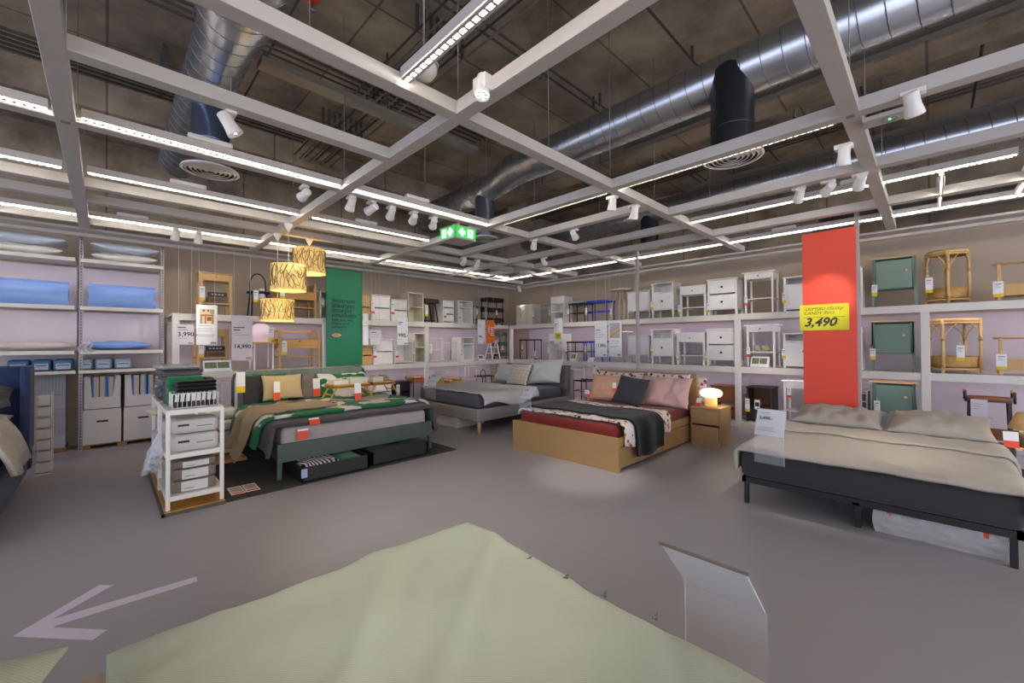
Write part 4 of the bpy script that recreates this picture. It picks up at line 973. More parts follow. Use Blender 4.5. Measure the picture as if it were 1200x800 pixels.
pillow('bed_pillow', 'flat beige pillow lying on the lower rack shelf above the blue bed', 'pillow', x1-x0, .5, .1, M_pbeige, ((x0+x1)/2, 8.2, 1.385+.07), (0, 0, 0), 9, .006)
x0, x1 = onY(96, 400, 8.).x, onY(184, 400, 8.).x
pb = pillow('packed_pillow', 'flat blue packed pillow lying on the lower rack shelf over the white boxes', 'pillow', x1-x0-.06, .46, .11, M_pbag, ((x0+x1)/2-.015, 8.22, 1.385+.085), (0, 0, 0), 5, .006, .03)
bpy.context.view_layer.update(); pb.location.z += 1.393-min((pb.matrix_basis @ v.co).z for v in pb.data.vertices)
t = thing('crumpled_film', 'crumpled clear wrapping hanging from the blue packed pillow on the lower rack shelf', 'wrapping', onY(101, 402, 7.86), 0)
g = MB(); g.grid(lambda u, v: (.13*(u-.5)*(.7+.5*v)+.02*math.sin(v*7), -.03*math.sin(u*12)*v-.015, -.16*v+.04), 12, 10); g.obj('film', M_film, t)
M_pk = [mat('blue_pack', '2f5f90', .35, var=.2), mat('clear_pack', '8796a8', .2, var=.15, bump=.4, bscale=20), mat('pack_label', 'a8bac8', .4)]
for i, (a, b, k) in enumerate(((8, 34, 0), (37, 60, 0), (62, 86, 0), (91, 109, 1), (111, 131.5, 1), (134, 155, 1))):
    x0, x1 = onY(a, 424, 8.05).x, onY(b, 424, 8.05).x; wd = x1-x0; hh = .15
    lab = ['blue pack on the rack counter behind the blue headboard', 'blue pack on the rack counter second behind the blue headboard', 'blue pack on the rack counter at the slotted upright', 'clear grey pack on the rack counter at the slotted upright', 'clear grey pack on the rack counter, middle of the three over the boxes', 'clear grey pack on the rack counter nearest the pine desks'][i]
    t = thing('textile_pack', lab, 'textile pack', ((x0+x1)/2, 8.05, 1.128), 0)
    MB().box(-wd/2, wd/2, 0, .3, 0, hh).obj('pack', M_pk[k], t, bevel=.025)
    MB().box(-wd*.36, wd*.36, -.004, .004, .015, hh*.62).obj('label_card', M_pk[2], t, bevel=.002)
    MB().box(-wd*.3, wd*.3, -.006, -.003, hh*.42, hh*.5).obj('print_line', M_ink, t)
M_box = mat('white_board_box', 'd6d2d0', .6); M_pal = wood('pallet_wood', 'a07c4c', '8a6636', .7, 0)
def pallet(label, x0, x1, y):
    t = thing('wooden_pallet', label, 'pallet', ((x0+x1)/2, y, 0), 0); wd = x1-x0
    MB().box(-wd/2, wd/2, 0, .45, .045, .06).obj('deck', M_pal, t)
    for k in range(3): MB().box(-wd/2+k*(wd-.1)/2, -wd/2+.1+k*(wd-.1)/2, 0, .45, 0, .045).obj('block', M_pal, t, bevel=.003)
pallet('wooden pallet under the white storage boxes with handle holes', -.245, .60, 8.3)
pallet('wooden pallet under the narrow box stack beside the blue bed', -.66, -.38, 8.34)
for i, (a, b) in enumerate(((96.5, 142.5), (144.5, 190))):
    x0, x1 = onY(a, 500, 8.3).x, onY(b, 500, 8.3).x; wd = x1-x0-.006; xc = (x0+x1)/2; w_ = ['by the narrow stack', 'behind the cart'][i]
    t = thing('storage_box', 'white lower storage box with dark handle slot, '+['nearest the box stack', 'behind the cart'][i], 'storage box', (xc, 8.3, .06), 0)
    h1 = .49
    MB().box(-wd/2, wd/2, 0, .42, 0, h1).obj('box', M_box, t, bevel=.005)
    MB().box(-.06, .06, -.002, .004, h1*.62, h1*.62+.028).obj('handle_slot', M_black, t, bevel=.006)
    t = thing('storage_box', 'white upper storage box with cut-out front full of packs, '+['nearest the box stack', 'behind the cart'][i], 'storage box', (xc, 8.3, .06+h1), 0)
    h2 = .47; c0, c1, cz = -wd*.32, wd*.34, h2*.36
    MB().add([(-wd/2, 0, 0), (wd/2, 0, 0), (wd/2, 0, h2), (c1, 0, h2), (c1-.03, 0, cz), (c0+.02, 0, cz), (c0, 0, h2), (-wd/2, 0, h2)], [(0, 1, 4, 5), (1, 2, 3, 4), (0, 5, 6, 7)]).obj('front_panel', M_box, t, solid=.012)
    for x_ in (-wd/2, wd/2-.01): MB().box(x_, x_+.01, .0, .42, 0, h2).obj('side_panel', M_box, t)
    MB().box(-wd/2, wd/2, .41, .42, 0, h2).obj('back_panel', M_box, t); MB().box(-wd/2, wd/2, 0, .42, 0, .01).obj('bottom', M_box, t)
    for k in range(3):
        b = thing('packed_textile', f'cream strapped pack in the upper storage box {w_}, {["nearest the rack upright", "middle one", "far one"][k]}', 'textile pack', (xc+c0+.055+k*(c1-c0-.03)/3, 8.33, .06+h1+.012), 0)
        MB().box(-.035, .035, 0, .3, .0, h2-.02+.01*(k % 2)).obj('pack', mat('cream_pack', 'c9bfae', .6, var=.15, scale=20), b, bevel=.012)
        MB().box(-.034+.05*(k % 2), -.018+.05*(k % 2), -.006, .0, .0, h2-.02).obj('strap', mat('blue_strap', '2f86d8', .5), b)
zz = .06
for k, hh in enumerate((.2, .33, .2, .27)):
    t = thing('flat_box', ['grey-white box at the bottom of the narrow stack beside the blue bed', 'ribbed grey-white box second from the bottom of the narrow stack', 'grey-white box third from the bottom of the narrow stack', 'ribbed grey-white box on top of the narrow stack beside the blue bed'][k], 'box', (-.52, 8.35, zz), 0)
    MB().box(-.13, .13, 0, .36, 0, hh-.003).obj('box', mat('greyblue_box', 'b2b3bb', .6), t, bevel=.004)
    if k % 2:
        for j in range(8): MB().box(-.12+.031*j, -.112+.031*j, -.002, .001, .01, hh-.012).obj('rib', mat('rib_grey', '9fa0aa', .6), t)
    else: MB().box(-.12, .12, -.002, .001, hh-.03, hh-.024).obj('rib', mat('rib_grey', '9fa0aa', .6), t)
    zz += hh

# ------------------------------------------------------------------ hanging signs (panel hangs on two wires from the lattice)
M_logo_b = mat('logo_blue', '0a4a94', .5); M_logo_y = mat('logo_yellow', 'f2c40c', .5)
def logo(parent, x, z, w, y=-.004):
    MB().box(x, x+w, y-.001, y, z, z+w*.4).obj('logo_plate', M_logo_b, parent)
    MB().poly([(x+w/2+w*.46*math.cos(q), y-.0012, z+w*.2+w*.17*math.sin(q)) for q in (2*PI*k/20 for k in range(20))], .001, (0, -1, 0)).obj('logo_oval', M_logo_y, parent)
    text('logo_word', 'IKEA', w*.26, M_logo_b, parent, (x+w/2, y-.003, z+w*.11), align='CENTER', bold=.001)
def hang_sign(label, px0, py0, px1, py1, plane, side, m=None, lines=(), big=None, pic=None, logo_on=True, wire=True, tilt=0.):
    f = (lambda a, b: onY(a, b, plane)) if side == 'B' else (lambda a, b: onX(a, b, plane))
    a, b = f(px0, py0), f(px1, py1); w = (b-a).xy.length; h = a.z-b.z
    t = thing('hanging_sign', label, 'sign', (a.x if side == 'B' else plane, a.y, b.z), 0 if side == 'B' else RZ)
    MB().box(0, w, 0, .004, 0, h).obj('panel', m or M_card, t)
    MB().box(0, w, -.003, .007, h-.012, h).obj('top_clip', M_clear, t); MB().box(0, w, -.003, .007, 0, .008).obj('bottom_clip', M_clear, t)
    if wire:
        for x in (.03, w-.03): MB().tube([(x, .002, h), (x, .002, 2.9-b.z)], .0022, 4).obj('wire', M_wire, t)
    for (z, x1, th) in lines: MB().box(w*.09, w*x1, -.0015, 0, h*z, h*z+th).obj('print_line', M_inkg if th < .011 else M_ink, t)
    if big: text('price_figures', big[0], big[1], M_ink, t, (w*.09, -.002, h*big[2]), bold=.0015)
    if pic:
        mm, x0, x1, z0, z1 = pic; pc = MB().box(w*x0, w*x1, -.002, 0, h*z0, h*z1).obj('picture', mm, t)
        return t, w, h, pc
    if logo_on: logo(t, w*.68, h*.035, w*.24)
    return t, w, h, None
SB = 7.55
hang_sign('pale hanging sign with price 3,990 beside the pillow rack', 206, 380, 227.5, 403.5, SB, 'B', M_lilac_card, [(.84, .55, .014), (.76, .6, .006), (.7, .7, .006), (.3, .6, .006)], ('3,990.-', .085, .42))
t, w, h, _ = hang_sign('bright white hanging sign with a furniture picture over the pine table', 230, 356.5, 254.5, 404, SB, 'B', M_card, [(.47, .7, .006), (.4, .8, .006), (.34, .8, .006), (.25, .9, .006), (.21, .85, .006)], None, (mat('sign_photo', 'd9c8a8', .6, var=.25, scale=9), .16, .86, .52, .9))
for x0, x1, z0, z1, c in ((.2, .8, .72, .76, 'b06a2c'), (.2, .26, .53, .76, 'b06a2c'), (.74, .8, .53, .76, 'b06a2c'), (.4, .46, .53, .74, 'a05a24'), (.5, .72, .6, .7, '8a5a30'), (.3, .4, .83, .88, '7a4a2a'), (.52, .6, .83, .88, '7a4a2a'), (.66, .84, .78, .88, 'c09a5c')):
    MB().box(w*x0, w*x1, -.004, -.0021, h*z0, h*z1).obj('picture_shape', mat('pic_'+c, c, .6), t)
logo(t, w*.68, h*.03, w*.26)
hang_sign('pale lilac hanging sign with price 14,990 between the pine table and the lamps', 271.5, 369, 296, 422, SB, 'B', M_lilac_card, [(.72, .62, .014), (.665, .4, .014), (.6, .4, .006), (.56, .85, .006), (.36, .8, .005)], ('14,990.-', .085, .27))
hang_sign('narrow white hanging sign just past the green banner', 425.5, 367, 431.5, 404, 7.62, 'B', M_card, [(.7, .8, .006), (.6, .8, .006)], None, None, False)
hang_sign('tilted pale card hanging in front of the white two-drawer chest', 434, 386, 446.5, 403.5, 7.62, 'B', M_lilac_card, [(.8, .6, .012), (.66, .8, .006), (.5, .7, .006)], None, None, False)
hang_sign('tall white hanging sign with price 990 in front of the small white chest', 465.5, 371, 478, 404, 7.62, 'B', M_card, [(.8, .5, .013), (.74, .35, .012), (.6, .6, .005), (.2, .5, .005)], ('990.-', .11, .28))
hang_sign('white hanging sign beside the orange one near the corner', 559.8, 374, 568.8, 402.5, 7.62, 'B', M_card, [(.76, .5, .006), (.72, .4, .006)], ('790.-', .07, .25))
t, w, h, _ = hang_sign('orange hanging sign with white sideways writing near the corner', 570, 374.5, 579.5, 402, 7.62, 'B', M_orange, (), None, None, False)
text('writing', 'ใหม่', .16, M_card, t, (w*.5, -.003, h*.72), (PI/2, PI/2, 0), bold=.002)
text('writing', 'New', .085, M_card, t, (w*.2, -.003, h*.72), (PI/2, PI/2, 0), bold=.002)
logo(t, w*.66, h*.02, w*.2)
t, w, h, _ = hang_sign('white hanging sign with yellow price square in front of the slotted nightstand', 649, 373, 659.3, 403, 7.4, 'R', M_card, [(.76, .5, .012), (.7, .35, .006)], None, None, True)
MB().box(w*.16, w*.82, -.002, 0, h*.19, h*.43).obj('price_square', M_yellow, t); text('price_figures', '790', .08, M_ink, t, (w*.25, -.003, h*.28), bold=.001)
hang_sign('big white hanging sign with text lines, paired with the bench picture sign', 697, 376, 711.5, 418, 7.4, 'R', M_card, [(.73, .45, .014), (.66, .6, .005), (.62, .85, .005), (.58, .8, .005), (.53, .6, .005), (.36, .7, .005)], ('11,990.-', .085, .27))
t, w, h, _ = hang_sign('big white hanging sign showing a pale wooden bench picture', 713.3, 376, 728.5, 418, 7.4, 'R', M_card, [(.44, .8, .006), (.4, .85, .006), (.35, .7, .006), (.29, .8, .006), (.25, .6, .006)], None, (mat('bench_photo', 'aeb0ae', .6, var=.2, scale=5), .08, .88, .52, .94))
MB().poly([(w*.1, -.003, h*.54), (w*.3, -.003, h*.54), (w*.86, -.003, h*.72), (w*.86, -.003, h*.78), (w*.12, -.003, h*.58)], .001, (0, -1, 0)).obj('picture_shape', mat('pic_bench', 'c79a5a', .6), t)
MB().poly([(w*.12, -.003, h*.68), (w*.84, -.003, h*.82), (w*.84, -.003, h*.85), (w*.12, -.003, h*.71)], .001, (0, -1, 0)).obj('picture_shape', MATS['pic_bench'], t)
logo(t, w*.66, h*.035, w*.26)

# ------------------------------------------------------------------ banners and poles
def pole(label, y, x=6.32):
    t = thing('floor_pole', label, 'pole', (x, y, 0), 0)
    MB().box(-.02, .02, -.022, .022, 0, 3.0).obj('pole', M_greyp, t, bevel=.003)
    MB().box(-.05, .05, -.05, .05, 0, .012).obj('base_plate', M_greyp, t); return t
pole('slim grey pole in front of the long white shelf, behind the oak headboard', onX(747, 350, 6.32).y)
pole('slim grey pole holding the red banner', onX(1004.5, 300, 6.32).y)
a, b = onX(939.5, 275, 6.27), onX(1002.5, 265.5, 6.27); wd = a.y-b.y
t = thing('red_banner', 'tall plain orange-red banner beside the rattan shelves', 'banner', (6.27, a.y, .12), RZ)
MB().box(0, wd, 0, .02, 0, a.z-.12).obj('panel', mat('banner_red', 'e8482a', .5, var=.02), t, bevel=.003)
MB().box(wd*.3, wd, .02, .03, 2.0, 2.04).obj('back_rail', M_greyp, t)
p = onX(937, 358, 6.25); q = onX(995.3, 386.3, 6.25); w = p.y-q.y; h = p.z-q.z
t = thing('price_board', 'yellow price board with handwritten style 3,490 on the red banner', 'sign', (6.255, p.y, q.z), RZ)
MB().box(0, w, -.004, .004, 0, h).obj('board', M_lime, t, bevel=.002)
text('product_name', 'GRIMSBU กริมสบู/', .052, M_ink, t, (w*.09, -.006, h*.78), shear=.25)
text('product_name', 'CANDY สีขาว', .052, M_ink, t, (w*.09, -.006, h*.62), shear=.25)
MB().box(w*.09, w*.62, -.0055, -.004, h*.495, h*.515).obj('small_print', mat('olive_print', '8a8410', .6), t); MB().box(w*.68, w*.93, -.0055, -.004, h*.5, h*.52).obj('rule', MATS['olive_print'], t)
text('price_figures', '3,490', .143, M_ink, t, (w*.09, -.006, h*.17), shear=.3, bold=.004)
text('currency', 'ราคา\nบาท', .046, mat('olive_ink', '6a6418', .6), t, (w*.64, -.006, h*.34))
YB = 7.72
a, b = onY(382.3, 313, YB), onY(424.5, 317, YB); c = onY(383, 431, YB); wd = b.x-a.x; hh = a.z-1.05
t = thing('green_banner', 'tall dark green hanging banner with printed text and a yellow oval logo', 'banner', (a.x, YB, 1.05), 0)
MB().box(0, wd, 0, .012, 0, hh).obj('panel', mat('banner_green', '0a7a52', .5, var=.03), t, bevel=.002)
MB().box(.0, wd, -.004, .016, hh-.02, hh).obj('top_rail', mat('banner_dark', '0c5c40', .5), t)
for x in (.05, wd-.05): MB().tube([(x, .006, hh), (x, .006, 2.9-1.05)], .003, 4).obj('wire', M_wire, t)
mg = mat('banner_ink', '0c2018', .6)
MB().box(.02, wd-.05, -.0006, 0, .5, 1.22).obj('text_panel', mat('banner_inner', '1b7a58', .45, var=.03), t)
zt = lambda y: onY(395, y, YB).z-1.05
for s_, y, sz in (('ซ่อนความรก', 354, .088), ('ให้พ้นสายตา', 360, .088), ('ถึงเวลาโชว์', 365.5, .088), ('ความเป็นคุณ', 371, .088)): text('writing', s_, sz, mg, t, (.1, -.002, zt(y)), bold=.002)
for s_, y in (('Hide your mess.', 376), ('Display your', 380), ('personality.', 384)): text('writing', s_, .062, mg, t, (.1, -.002, zt(y)), bold=.001)
logo(t, .09, zt(395), .19, -.001)

# ------------------------------------------------------------------ pendant lamps
M_shade = mat('lamp_shade', 'e2bd74', .7, emit=.28, var=.1)
M_vein = mat('lamp_shade_vein', '6f5a34', .7)
M_bulb = mat('warm_bulb', 'ffe2a0', emit=9.)
def pendant(label, px0, py0, px1, py1, Y, seed):
    a, b = onY(px0, (py0+py1)/2, Y), onY(px1, (py0+py1)/2, Y); r = (b.x-a.x)/2*.94; cx = (a.x+b.x)/2
    zt_, zb_ = onY((px0+px1)/2, py0+2, Y).z, onY((px0+px1)/2, py1-3, Y).z; h = zt_-zb_
    t = thing('pendant_lamp', label, 'pendant lamp', (cx, Y, zb_), 0)
    sh = MB().lathe([(r, 0), (r*1.005, h*.5), (r, h)], n=40, cap=False).obj('lamp_shade', M_shade, t, solid=.003)
    rnd = random.Random(seed)
    for k in range(46):
        q0 = 2*PI*k/46+rnd.uniform(-.1, .1); z0 = rnd.uniform(.1, .9)*h; ra = rnd.uniform(.13, .24); rb = rnd.uniform(.28, .5)*h; ti = rnd.uniform(-.9, .9)
        run = []
        for j in range(27):
            a = 2*PI*j/26+rnd.uniform(0, .02); e0 = ra*r*math.cos(a); e1 = rb*math.sin(a)*(1+.25*math.cos(a))
            q = q0+(e0*math.cos(ti)-e1*math.sin(ti)*.6)/r; z = z0+e1*math.cos(ti)+e0*math.sin(ti)
            if 0.003 < z < h-.003: run.append((r*1.008*math.cos(q), r*1.008*math.sin(q), z))
            else:
                if len(run) > 2: MB().tube(run, .0032, 4).obj('vein', M_vein, sh)
                run = []
        if len(run) > 2: MB().tube(run, .0032, 4).obj('vein', M_vein, sh)
    for z in (0, h): MB().tube([(r*math.cos(q), r*math.sin(q), z) for q in (2*PI*k/36 for k in range(36))], .005, 6, True).obj('hoop', M_shade, t)
    MB().tube([(r*math.cos(q), r*math.sin(q), h-.02) for q in (0, PI)], .003, 5).tube([(r*math.cos(q), r*math.sin(q), h-.02) for q in (PI/2, -PI/2)], .003, 5).obj('spider', M_wire, t)
    MB().lathe([(.001, h*.35), (.03, h*.4), (.035, h*.52), (.018, h*.7), (.016, h*.85)], n=16, cap=False).obj('bulb', M_bulb, t)
    MB().lathe([(.02, h*.8), (.02, h), (.006, h+.02)], n=12).obj('socket', M_white, t)
    MB().tube([(0, 0, h), (0, 0, 2.9-zb_-.05)], .004, 6).obj('cord', M_white, t)
    MB().lathe([(.01, 2.9-zb_-.09), (.05, 2.9-zb_-.01), (.05, 2.9-zb_)], n=20).obj('ceiling_cup', M_white, t)
    ld = bpy.data.lights.new('pendant_bulb', 'POINT'); ld.energy = 4; ld.color = (1, .74, .42); ld.shadow_soft_size = .04
    lo = bpy.data.objects.new('pendant_bulb', ld); C.objects.link(lo); lo.parent = t; lo.location = (0, 0, h*.25)
pendant('woven drum pendant lamp hanging highest, next to the green banner', 342.5, 290.5, 381.5, 323.5, 5.98, 1)
pendant('woven drum pendant lamp at middle height of the three', 316, 309, 359, 343.5, 5.42, 2)
pendant('woven drum pendant lamp hanging lowest of the three', 304, 349.5, 345.5, 378.5, 5.98, 3)

# ------------------------------------------------------------------ patterned cloth materials
def pattern(name, kind, c0, c1, c2=None, scale=6., coord='Object'):
    m = mat(name, c0, .92, bump=.2, bscale=160, spec=.25, sheen=.1, coord=coord)
    n = m.node_tree; l = n.links.new; b = n.nodes['Principled BSDF']; mp = [x for x in n.nodes if x.type == 'MAPPING'][0]
    def mixc(f, a, bb):
        x = n.nodes.new('ShaderNodeMix'); x.data_type = 'RGBA'; l(f, x.inputs[0])
        for i, v in ((6, a), (7, bb)):
            if isinstance(v, str): x.inputs[i].default_value = (*lin(v), 1)
            else: l(v, x.inputs[i])
        return x.outputs[2]
    def step(s, t, inv=False, soft=.02):
        r = n.nodes.new('ShaderNodeMapRange'); r.inputs[1].default_value = t; r.inputs[2].default_value = t+soft
        if inv: r.inputs[3].default_value = 1; r.inputs[4].default_value = 0
        l(s, r.inputs[0]); return r.outputs[0]
    if kind == 'blobs':
        t = n.nodes.new('ShaderNodeTexNoise'); t.inputs['Scale'].default_value = scale; t.inputs['Detail'].default_value = .6; t.inputs['Distortion'].default_value = 1.2; l(mp.outputs[0], t.inputs[0])
        col = mixc(step(t.outputs[0], .52), c0, c1)
    elif kind == 'zebra':
        t = n.nodes.new('ShaderNodeTexWave'); t.inputs['Scale'].default_value = scale; t.inputs['Distortion'].default_value = 9; t.inputs['Detail'].default_value = 0; t.inputs['Detail Scale'].default_value = .7; l(mp.outputs[0], t.inputs[0])
        col = mixc(step(t.outputs[1], .5), c0, c1)
    elif kind == 'floral':
        v = n.nodes.new('ShaderNodeTexVoronoi'); v.inputs['Scale'].default_value = scale; l(mp.outputs[0], v.inputs[0])
        s = n.nodes.new('ShaderNodeSeparateColor'); l(v.outputs['Color'], s.inputs[0])
        c = mixc(step(s.outputs[0], .5), c1, c2); c = mixc(step(s.outputs[1], .72), c, 'c98a4a')
        col = mixc(step(v.outputs['Distance'], .34, True, .06), c0, c)
    elif kind == 'check':
        br = n.nodes.new('ShaderNodeTexBrick'); br.offset = 0
        for k, x in (('Scale', 1.), ('Mortar Size', .004), ('Brick Width', scale), ('Row Height', scale)): br.inputs[k].default_value = x
        br.inputs['Color1'].default_value = br.inputs['Color2'].default_value = (*lin(c0), 1); br.inputs['Mortar'].default_value = (*lin(c1), 1)
        l(mp.outputs[0], br.inputs[0]); col = br.outputs[0]
    elif kind == 'rib':
        t = n.nodes.new('ShaderNodeTexWave'); t.inputs['Scale'].default_value = scale; t.bands_direction = 'DIAGONAL'; l(mp.outputs[0], t.inputs[0])
        col = mixc(t.outputs[1], c0, c1)
    l(col, b.inputs['Base Color']); return m

def drape(name, label, cat, m, x0, x1, y0, y1, z, l=0., r=0., f=0., b=0., rad=.035, thick=.012, wr=.006, seed=0, fold=.015, flare=0., nu=48, nv=48, rot=0., hem=.06, puff=0., at=None):
    """cloth laid on a flat top; l/r/f/b = how far it hangs down past x0/x1/y0/y1"""
    Wd, Hd = x1-x0, y1-y0
    def m1(s, W_):
        if s < 0 or s > W_:
            sg = -1 if s < 0 else 1; q = -s if s < 0 else s-W_; base = 0 if s < 0 else W_
            if q < rad*PI/2: a = q/rad; return base+sg*rad*math.sin(a), rad*(1-math.cos(a)), sg
            return base+sg*rad, rad+(q-rad*PI/2), sg
        return s, 0., 0
    def fn(u, v):
        s = -l+u*(Wd+l+r); t = -f+v*(Hd+f+b)
        ws, wt = x0+s, y0+t
        nn = noise.noise(Vector((ws*2.3+seed, wt*2.3-seed, 1.7)))
        if s < 0: s *= 1+hem*math.sin(t*7+seed)
        if s > Wd: s = Wd+(s-Wd)*(1+hem*math.sin(t*6+seed))
        if t < 0: t *= 1+hem*math.sin(s*6+seed*2)
        if t > Hd: t = Hd+(t-Hd)*(1+hem*math.sin(s*5+seed*2))
        X, dx, sx = m1(s, Wd); Y, dy, sy = m1(t, Hd)
        dz = max(dx, dy)
        if dx > 0 and dx >= dy: X += sx*flare*dx*dx*2 + sx*fold*min(1, dx/.15)*(.6+.6*math.sin(wt*17+seed+2*nn))
        if dy > 0 and dy > dx: Y += sy*fold*min(1, dy/.15)*(.6+.6*math.sin(ws*17+seed+2*nn))
        e = min(1, (min(u, 1-u)*(Wd+l+r))/.08, (min(v, 1-v)*(Hd+f+b))/.08)
        ff = 1 if dz == 0 else .35
        zz = z-dz+ff*(wr*nn*1.5+wr*noise.noise(Vector((ws*7+seed, wt*5, seed)))+wr*.7*noise.noise(Vector((ws*14-wt*9, wt*6+ws*3, seed+4.))))+puff*e*ff
        return (x0+X, y0+Y, zz)
    g = MB().grid(fn, nu, nv); o = g.obj(name, m, None)
    q = o.modifiers.new('thickness', 'SOLIDIFY'); q.thickness = thick; q.offset = -1 if puff == 0 else 0
    if rot:
        c = Vector(((x0+x1)/2, (y0+y1)/2, 0)); o.matrix_world = Matrix.Translation(c) @ Matrix.Rotation(rot, 4, 'Z') @ Matrix.Translation(-c)
    return tag(o, label, cat)
def settle(o, z):
    bpy.context.view_layer.update()
    o.location.z += z-min((o.matrix_basis @ v.co).z for v in o.data.vertices)
    return o
def mattress(label, m, x0, x1, y0, y1, z0, z1, seed=0, rad=.05):
    t = MB(); N = 10
    nx, ny = int((x1-x0)/.09), int((y1-y0)/.09)
    t.box(x0, x1, y0, y1, z0, z1)
    o = t.obj('mattress', m, None); q = o.modifiers.new('edge', 'BEVEL'); q.width = rad; q.segments = 4
    for p in o.data.polygons: p.use_smooth = True
    return tag(o, label, 'mattress')
def slab(label, name, cat, m, x0, x1, y0, y1, z0, z1, bevel=.004):
    return tag(box(x0, x1, y0, y1, z0, z1).obj(name, m, None, bevel=bevel), label, cat)
def hang_tag(label, loc, rz, col=None, w=.07, h=.11, tilt=0., fr=.42):
    t = thing('textile_tag', label, 'price tag', loc, rz)
    t.rotation_euler = (tilt, 0, rz)
    MB().box(-w/2, w/2, -.002, .001, h*fr, h).obj('card', M_card, t); MB().box(-w/2, w/2, -.0025, .0015, 0, h*fr).obj('price_end', col or M_red, t)
    return t
def sign_stand(label, loc, rz, w, h, tilt, leg, lines=True, price=None, foot=False):
    t = thing('sign_stand', label, 'sign stand', loc, rz); dy, dz = h*math.sin(tilt), h*math.cos(tilt)
    # the printed sheet in a clear angled holder
    MB().hexa([(0, 0, 0), (w, 0, 0), (w, .004, -.003), (0, .004, -.003)], [(0, dy, dz), (w, dy, dz), (w, dy+.004, dz-.003), (0, dy+.004, dz-.003)]).obj('sheet', mat('sign_sheet', 'c4c6ca', .35), t)
    MB().hexa([(-.006, -.003, 0), (w+.006, -.003, 0), (w+.006, 0, -.001), (-.006, 0, -.001)], [(-.006, dy-.003, dz+.006), (w+.006, dy-.003, dz+.006), (w+.006, dy, dz+.005), (-.006, dy, dz+.005)]).obj('cover', M_clear, t)
    MB().box(-.004, w+.004, 0, .003, -leg, .0).obj('leg_plate', mat('acrylic_leg', 'e8eaee', .05, alpha=.12), t)
    MB().box(w+.002, w+.005, -.0005, .0035, -leg, .0).obj('leg_edge', mat('acrylic_edge', 'd4d8da', .2, alpha=.6), t)
    if foot: MB().box(-.004, w+.004, 0, .1, -leg, -leg+.004).obj('foot_plate', MATS['acrylic_leg'], t)
    MB().box(-.006, w+.006, dy, dy+.006, dz-.004, dz+.004).obj('top_edge', mat('acrylic_dark_edge', '6c665c', .3), t)
    rot = Matrix.Rotation(0, 4, 'X')
    if lines:
        k = MB()
        for zf, xf, th in ((.86, .5, .006), (.3, .7, .004), (.24, .6, .004), (.18, .75, .004)):
            p = lambda z: (dy*z/1., dz*z)
            a, b_ = p(zf), p(zf+th/h)
            MB().add([(w*.1, a[0]-.009, a[1]), (w*xf, a[0]-.009, a[1]), (w*xf, b_[0]-.009, b_[1]), (w*.1, b_[0]-.009, b_[1])], [(0, 1, 2, 3)]).obj('print_line', M_inkg, t)
    if price:
        text('price_figures', price, h*.16, M_ink, t, (w*.1, dy*.62-.01, dz*.62), (PI/2-tilt, 0, 0), bold=.0006)
    return t
def lean(name, label, cat, m, px0, px1, py0, py1, plane, side, th=.16, a=68, seed=0, wr=.012, zb=None, roll=0., pinch=.07, wmul=1., hmul=1.):
    f = (lambda x, y: onY(x, y, plane)) if side == 'Y' else (lambda x, y: onX(x, y, plane))
    p, q = f(px0, (py0+py1)/2), f(px1, (py0+py1)/2); w = (p-q).xy.length*wmul
    zt, zl = f((px0+px1)/2, py0).z, f((px0+px1)/2, py1).z
    if zb is not None: zl = zb
    h = (zt-zl)/math.sin(math.radians(a))*hmul
    c = (p+q)/2; c.z = zl+h/2*math.sin(math.radians(a))
    off = h/2*math.cos(math.radians(a))
    if side == 'Y': c.y = plane+off
    else: c.x = plane+off
    o = pillow(name, label, cat, w, h, th, m, c, (0, 0, 0), seed, wr, pinch)
    o.rotation_euler = (Euler((math.radians(a), 0, 0 if side == 'Y' else RZ)).to_matrix() @ Euler((0, 0, roll)).to_matrix()).to_euler()
    return settle(o, zl+.004)

# ------------------------------------------------------------------ oak bed
M_redc = fabric('dark_red_cotton', '762722', bump=.15); M_blackthrow = fabric('black_throw', '0d0e11', bump=.4); M_floral = pattern('floral_cotton', 'floral', 'd8d0c8', 'b04a52', '2c2a3a', 16)
M_peach = fabric('peach_cotton', 'dfae90', bump=.1); M_pink = fabric('dusty_pink_cotton', 'd3aaa0', bump=.1); M_char = fabric('charcoal_cotton', '36363a', bump=.2)
t = thing('oak_bed', 'oak veneer double bed with tall plain headboard and panel foot end', 'bed', (5.15, 3.28, 0))
B = lambda x0, x1, y0, y1, z0, z1: MB().box(x0-5.15, x1-5.15, y0-3.28, y1-3.28, z0, z1)
B(4.06, 4.10, 2.45, 4.12, .0, .385).obj('footboard', M_oak, t, bevel=.003)
hb = onX(813, 438, 6.24).y
B(6.22, 6.26, 2.44, 4.12, .0, .985).obj('headboard', M_oak, t, bevel=.003)
for y0, y1 in ((2.47, 2.50), (4.07, 4.10)): B(4.10, 6.22, y0, y1, .275, .375).obj('side_rail', M_oak, t, bevel=.003)
for x0, x1 in ((4.13, 5.16), (5.18, 6.2)):
    d = B(x0, x1, 2.475, 2.495, .03, .265).obj('drawer', M_oak, t, bevel=.003)
    B(x0+.02, x1-.02, 2.5, 3.2, .04, .2).obj('drawer_box', M_oak, d)
B(4.1, 6.22, 2.5, 4.07, .2, .27).obj('slatted_base', M_oak, t)
mattress('dark red covered mattress lying in the oak bed', M_redc, 4.125, 6.2, 2.53, 4.05, .275, .5, rad=.06)
drape('duvet', 'white floral duvet folded under the black throw on the oak bed', 'duvet', M_floral, 4.18, 5.35, 2.53, 4.05, .54, f=.32, b=.14, thick=.02, wr=.01, seed=3, fold=.025, hem=.1, rad=.09)
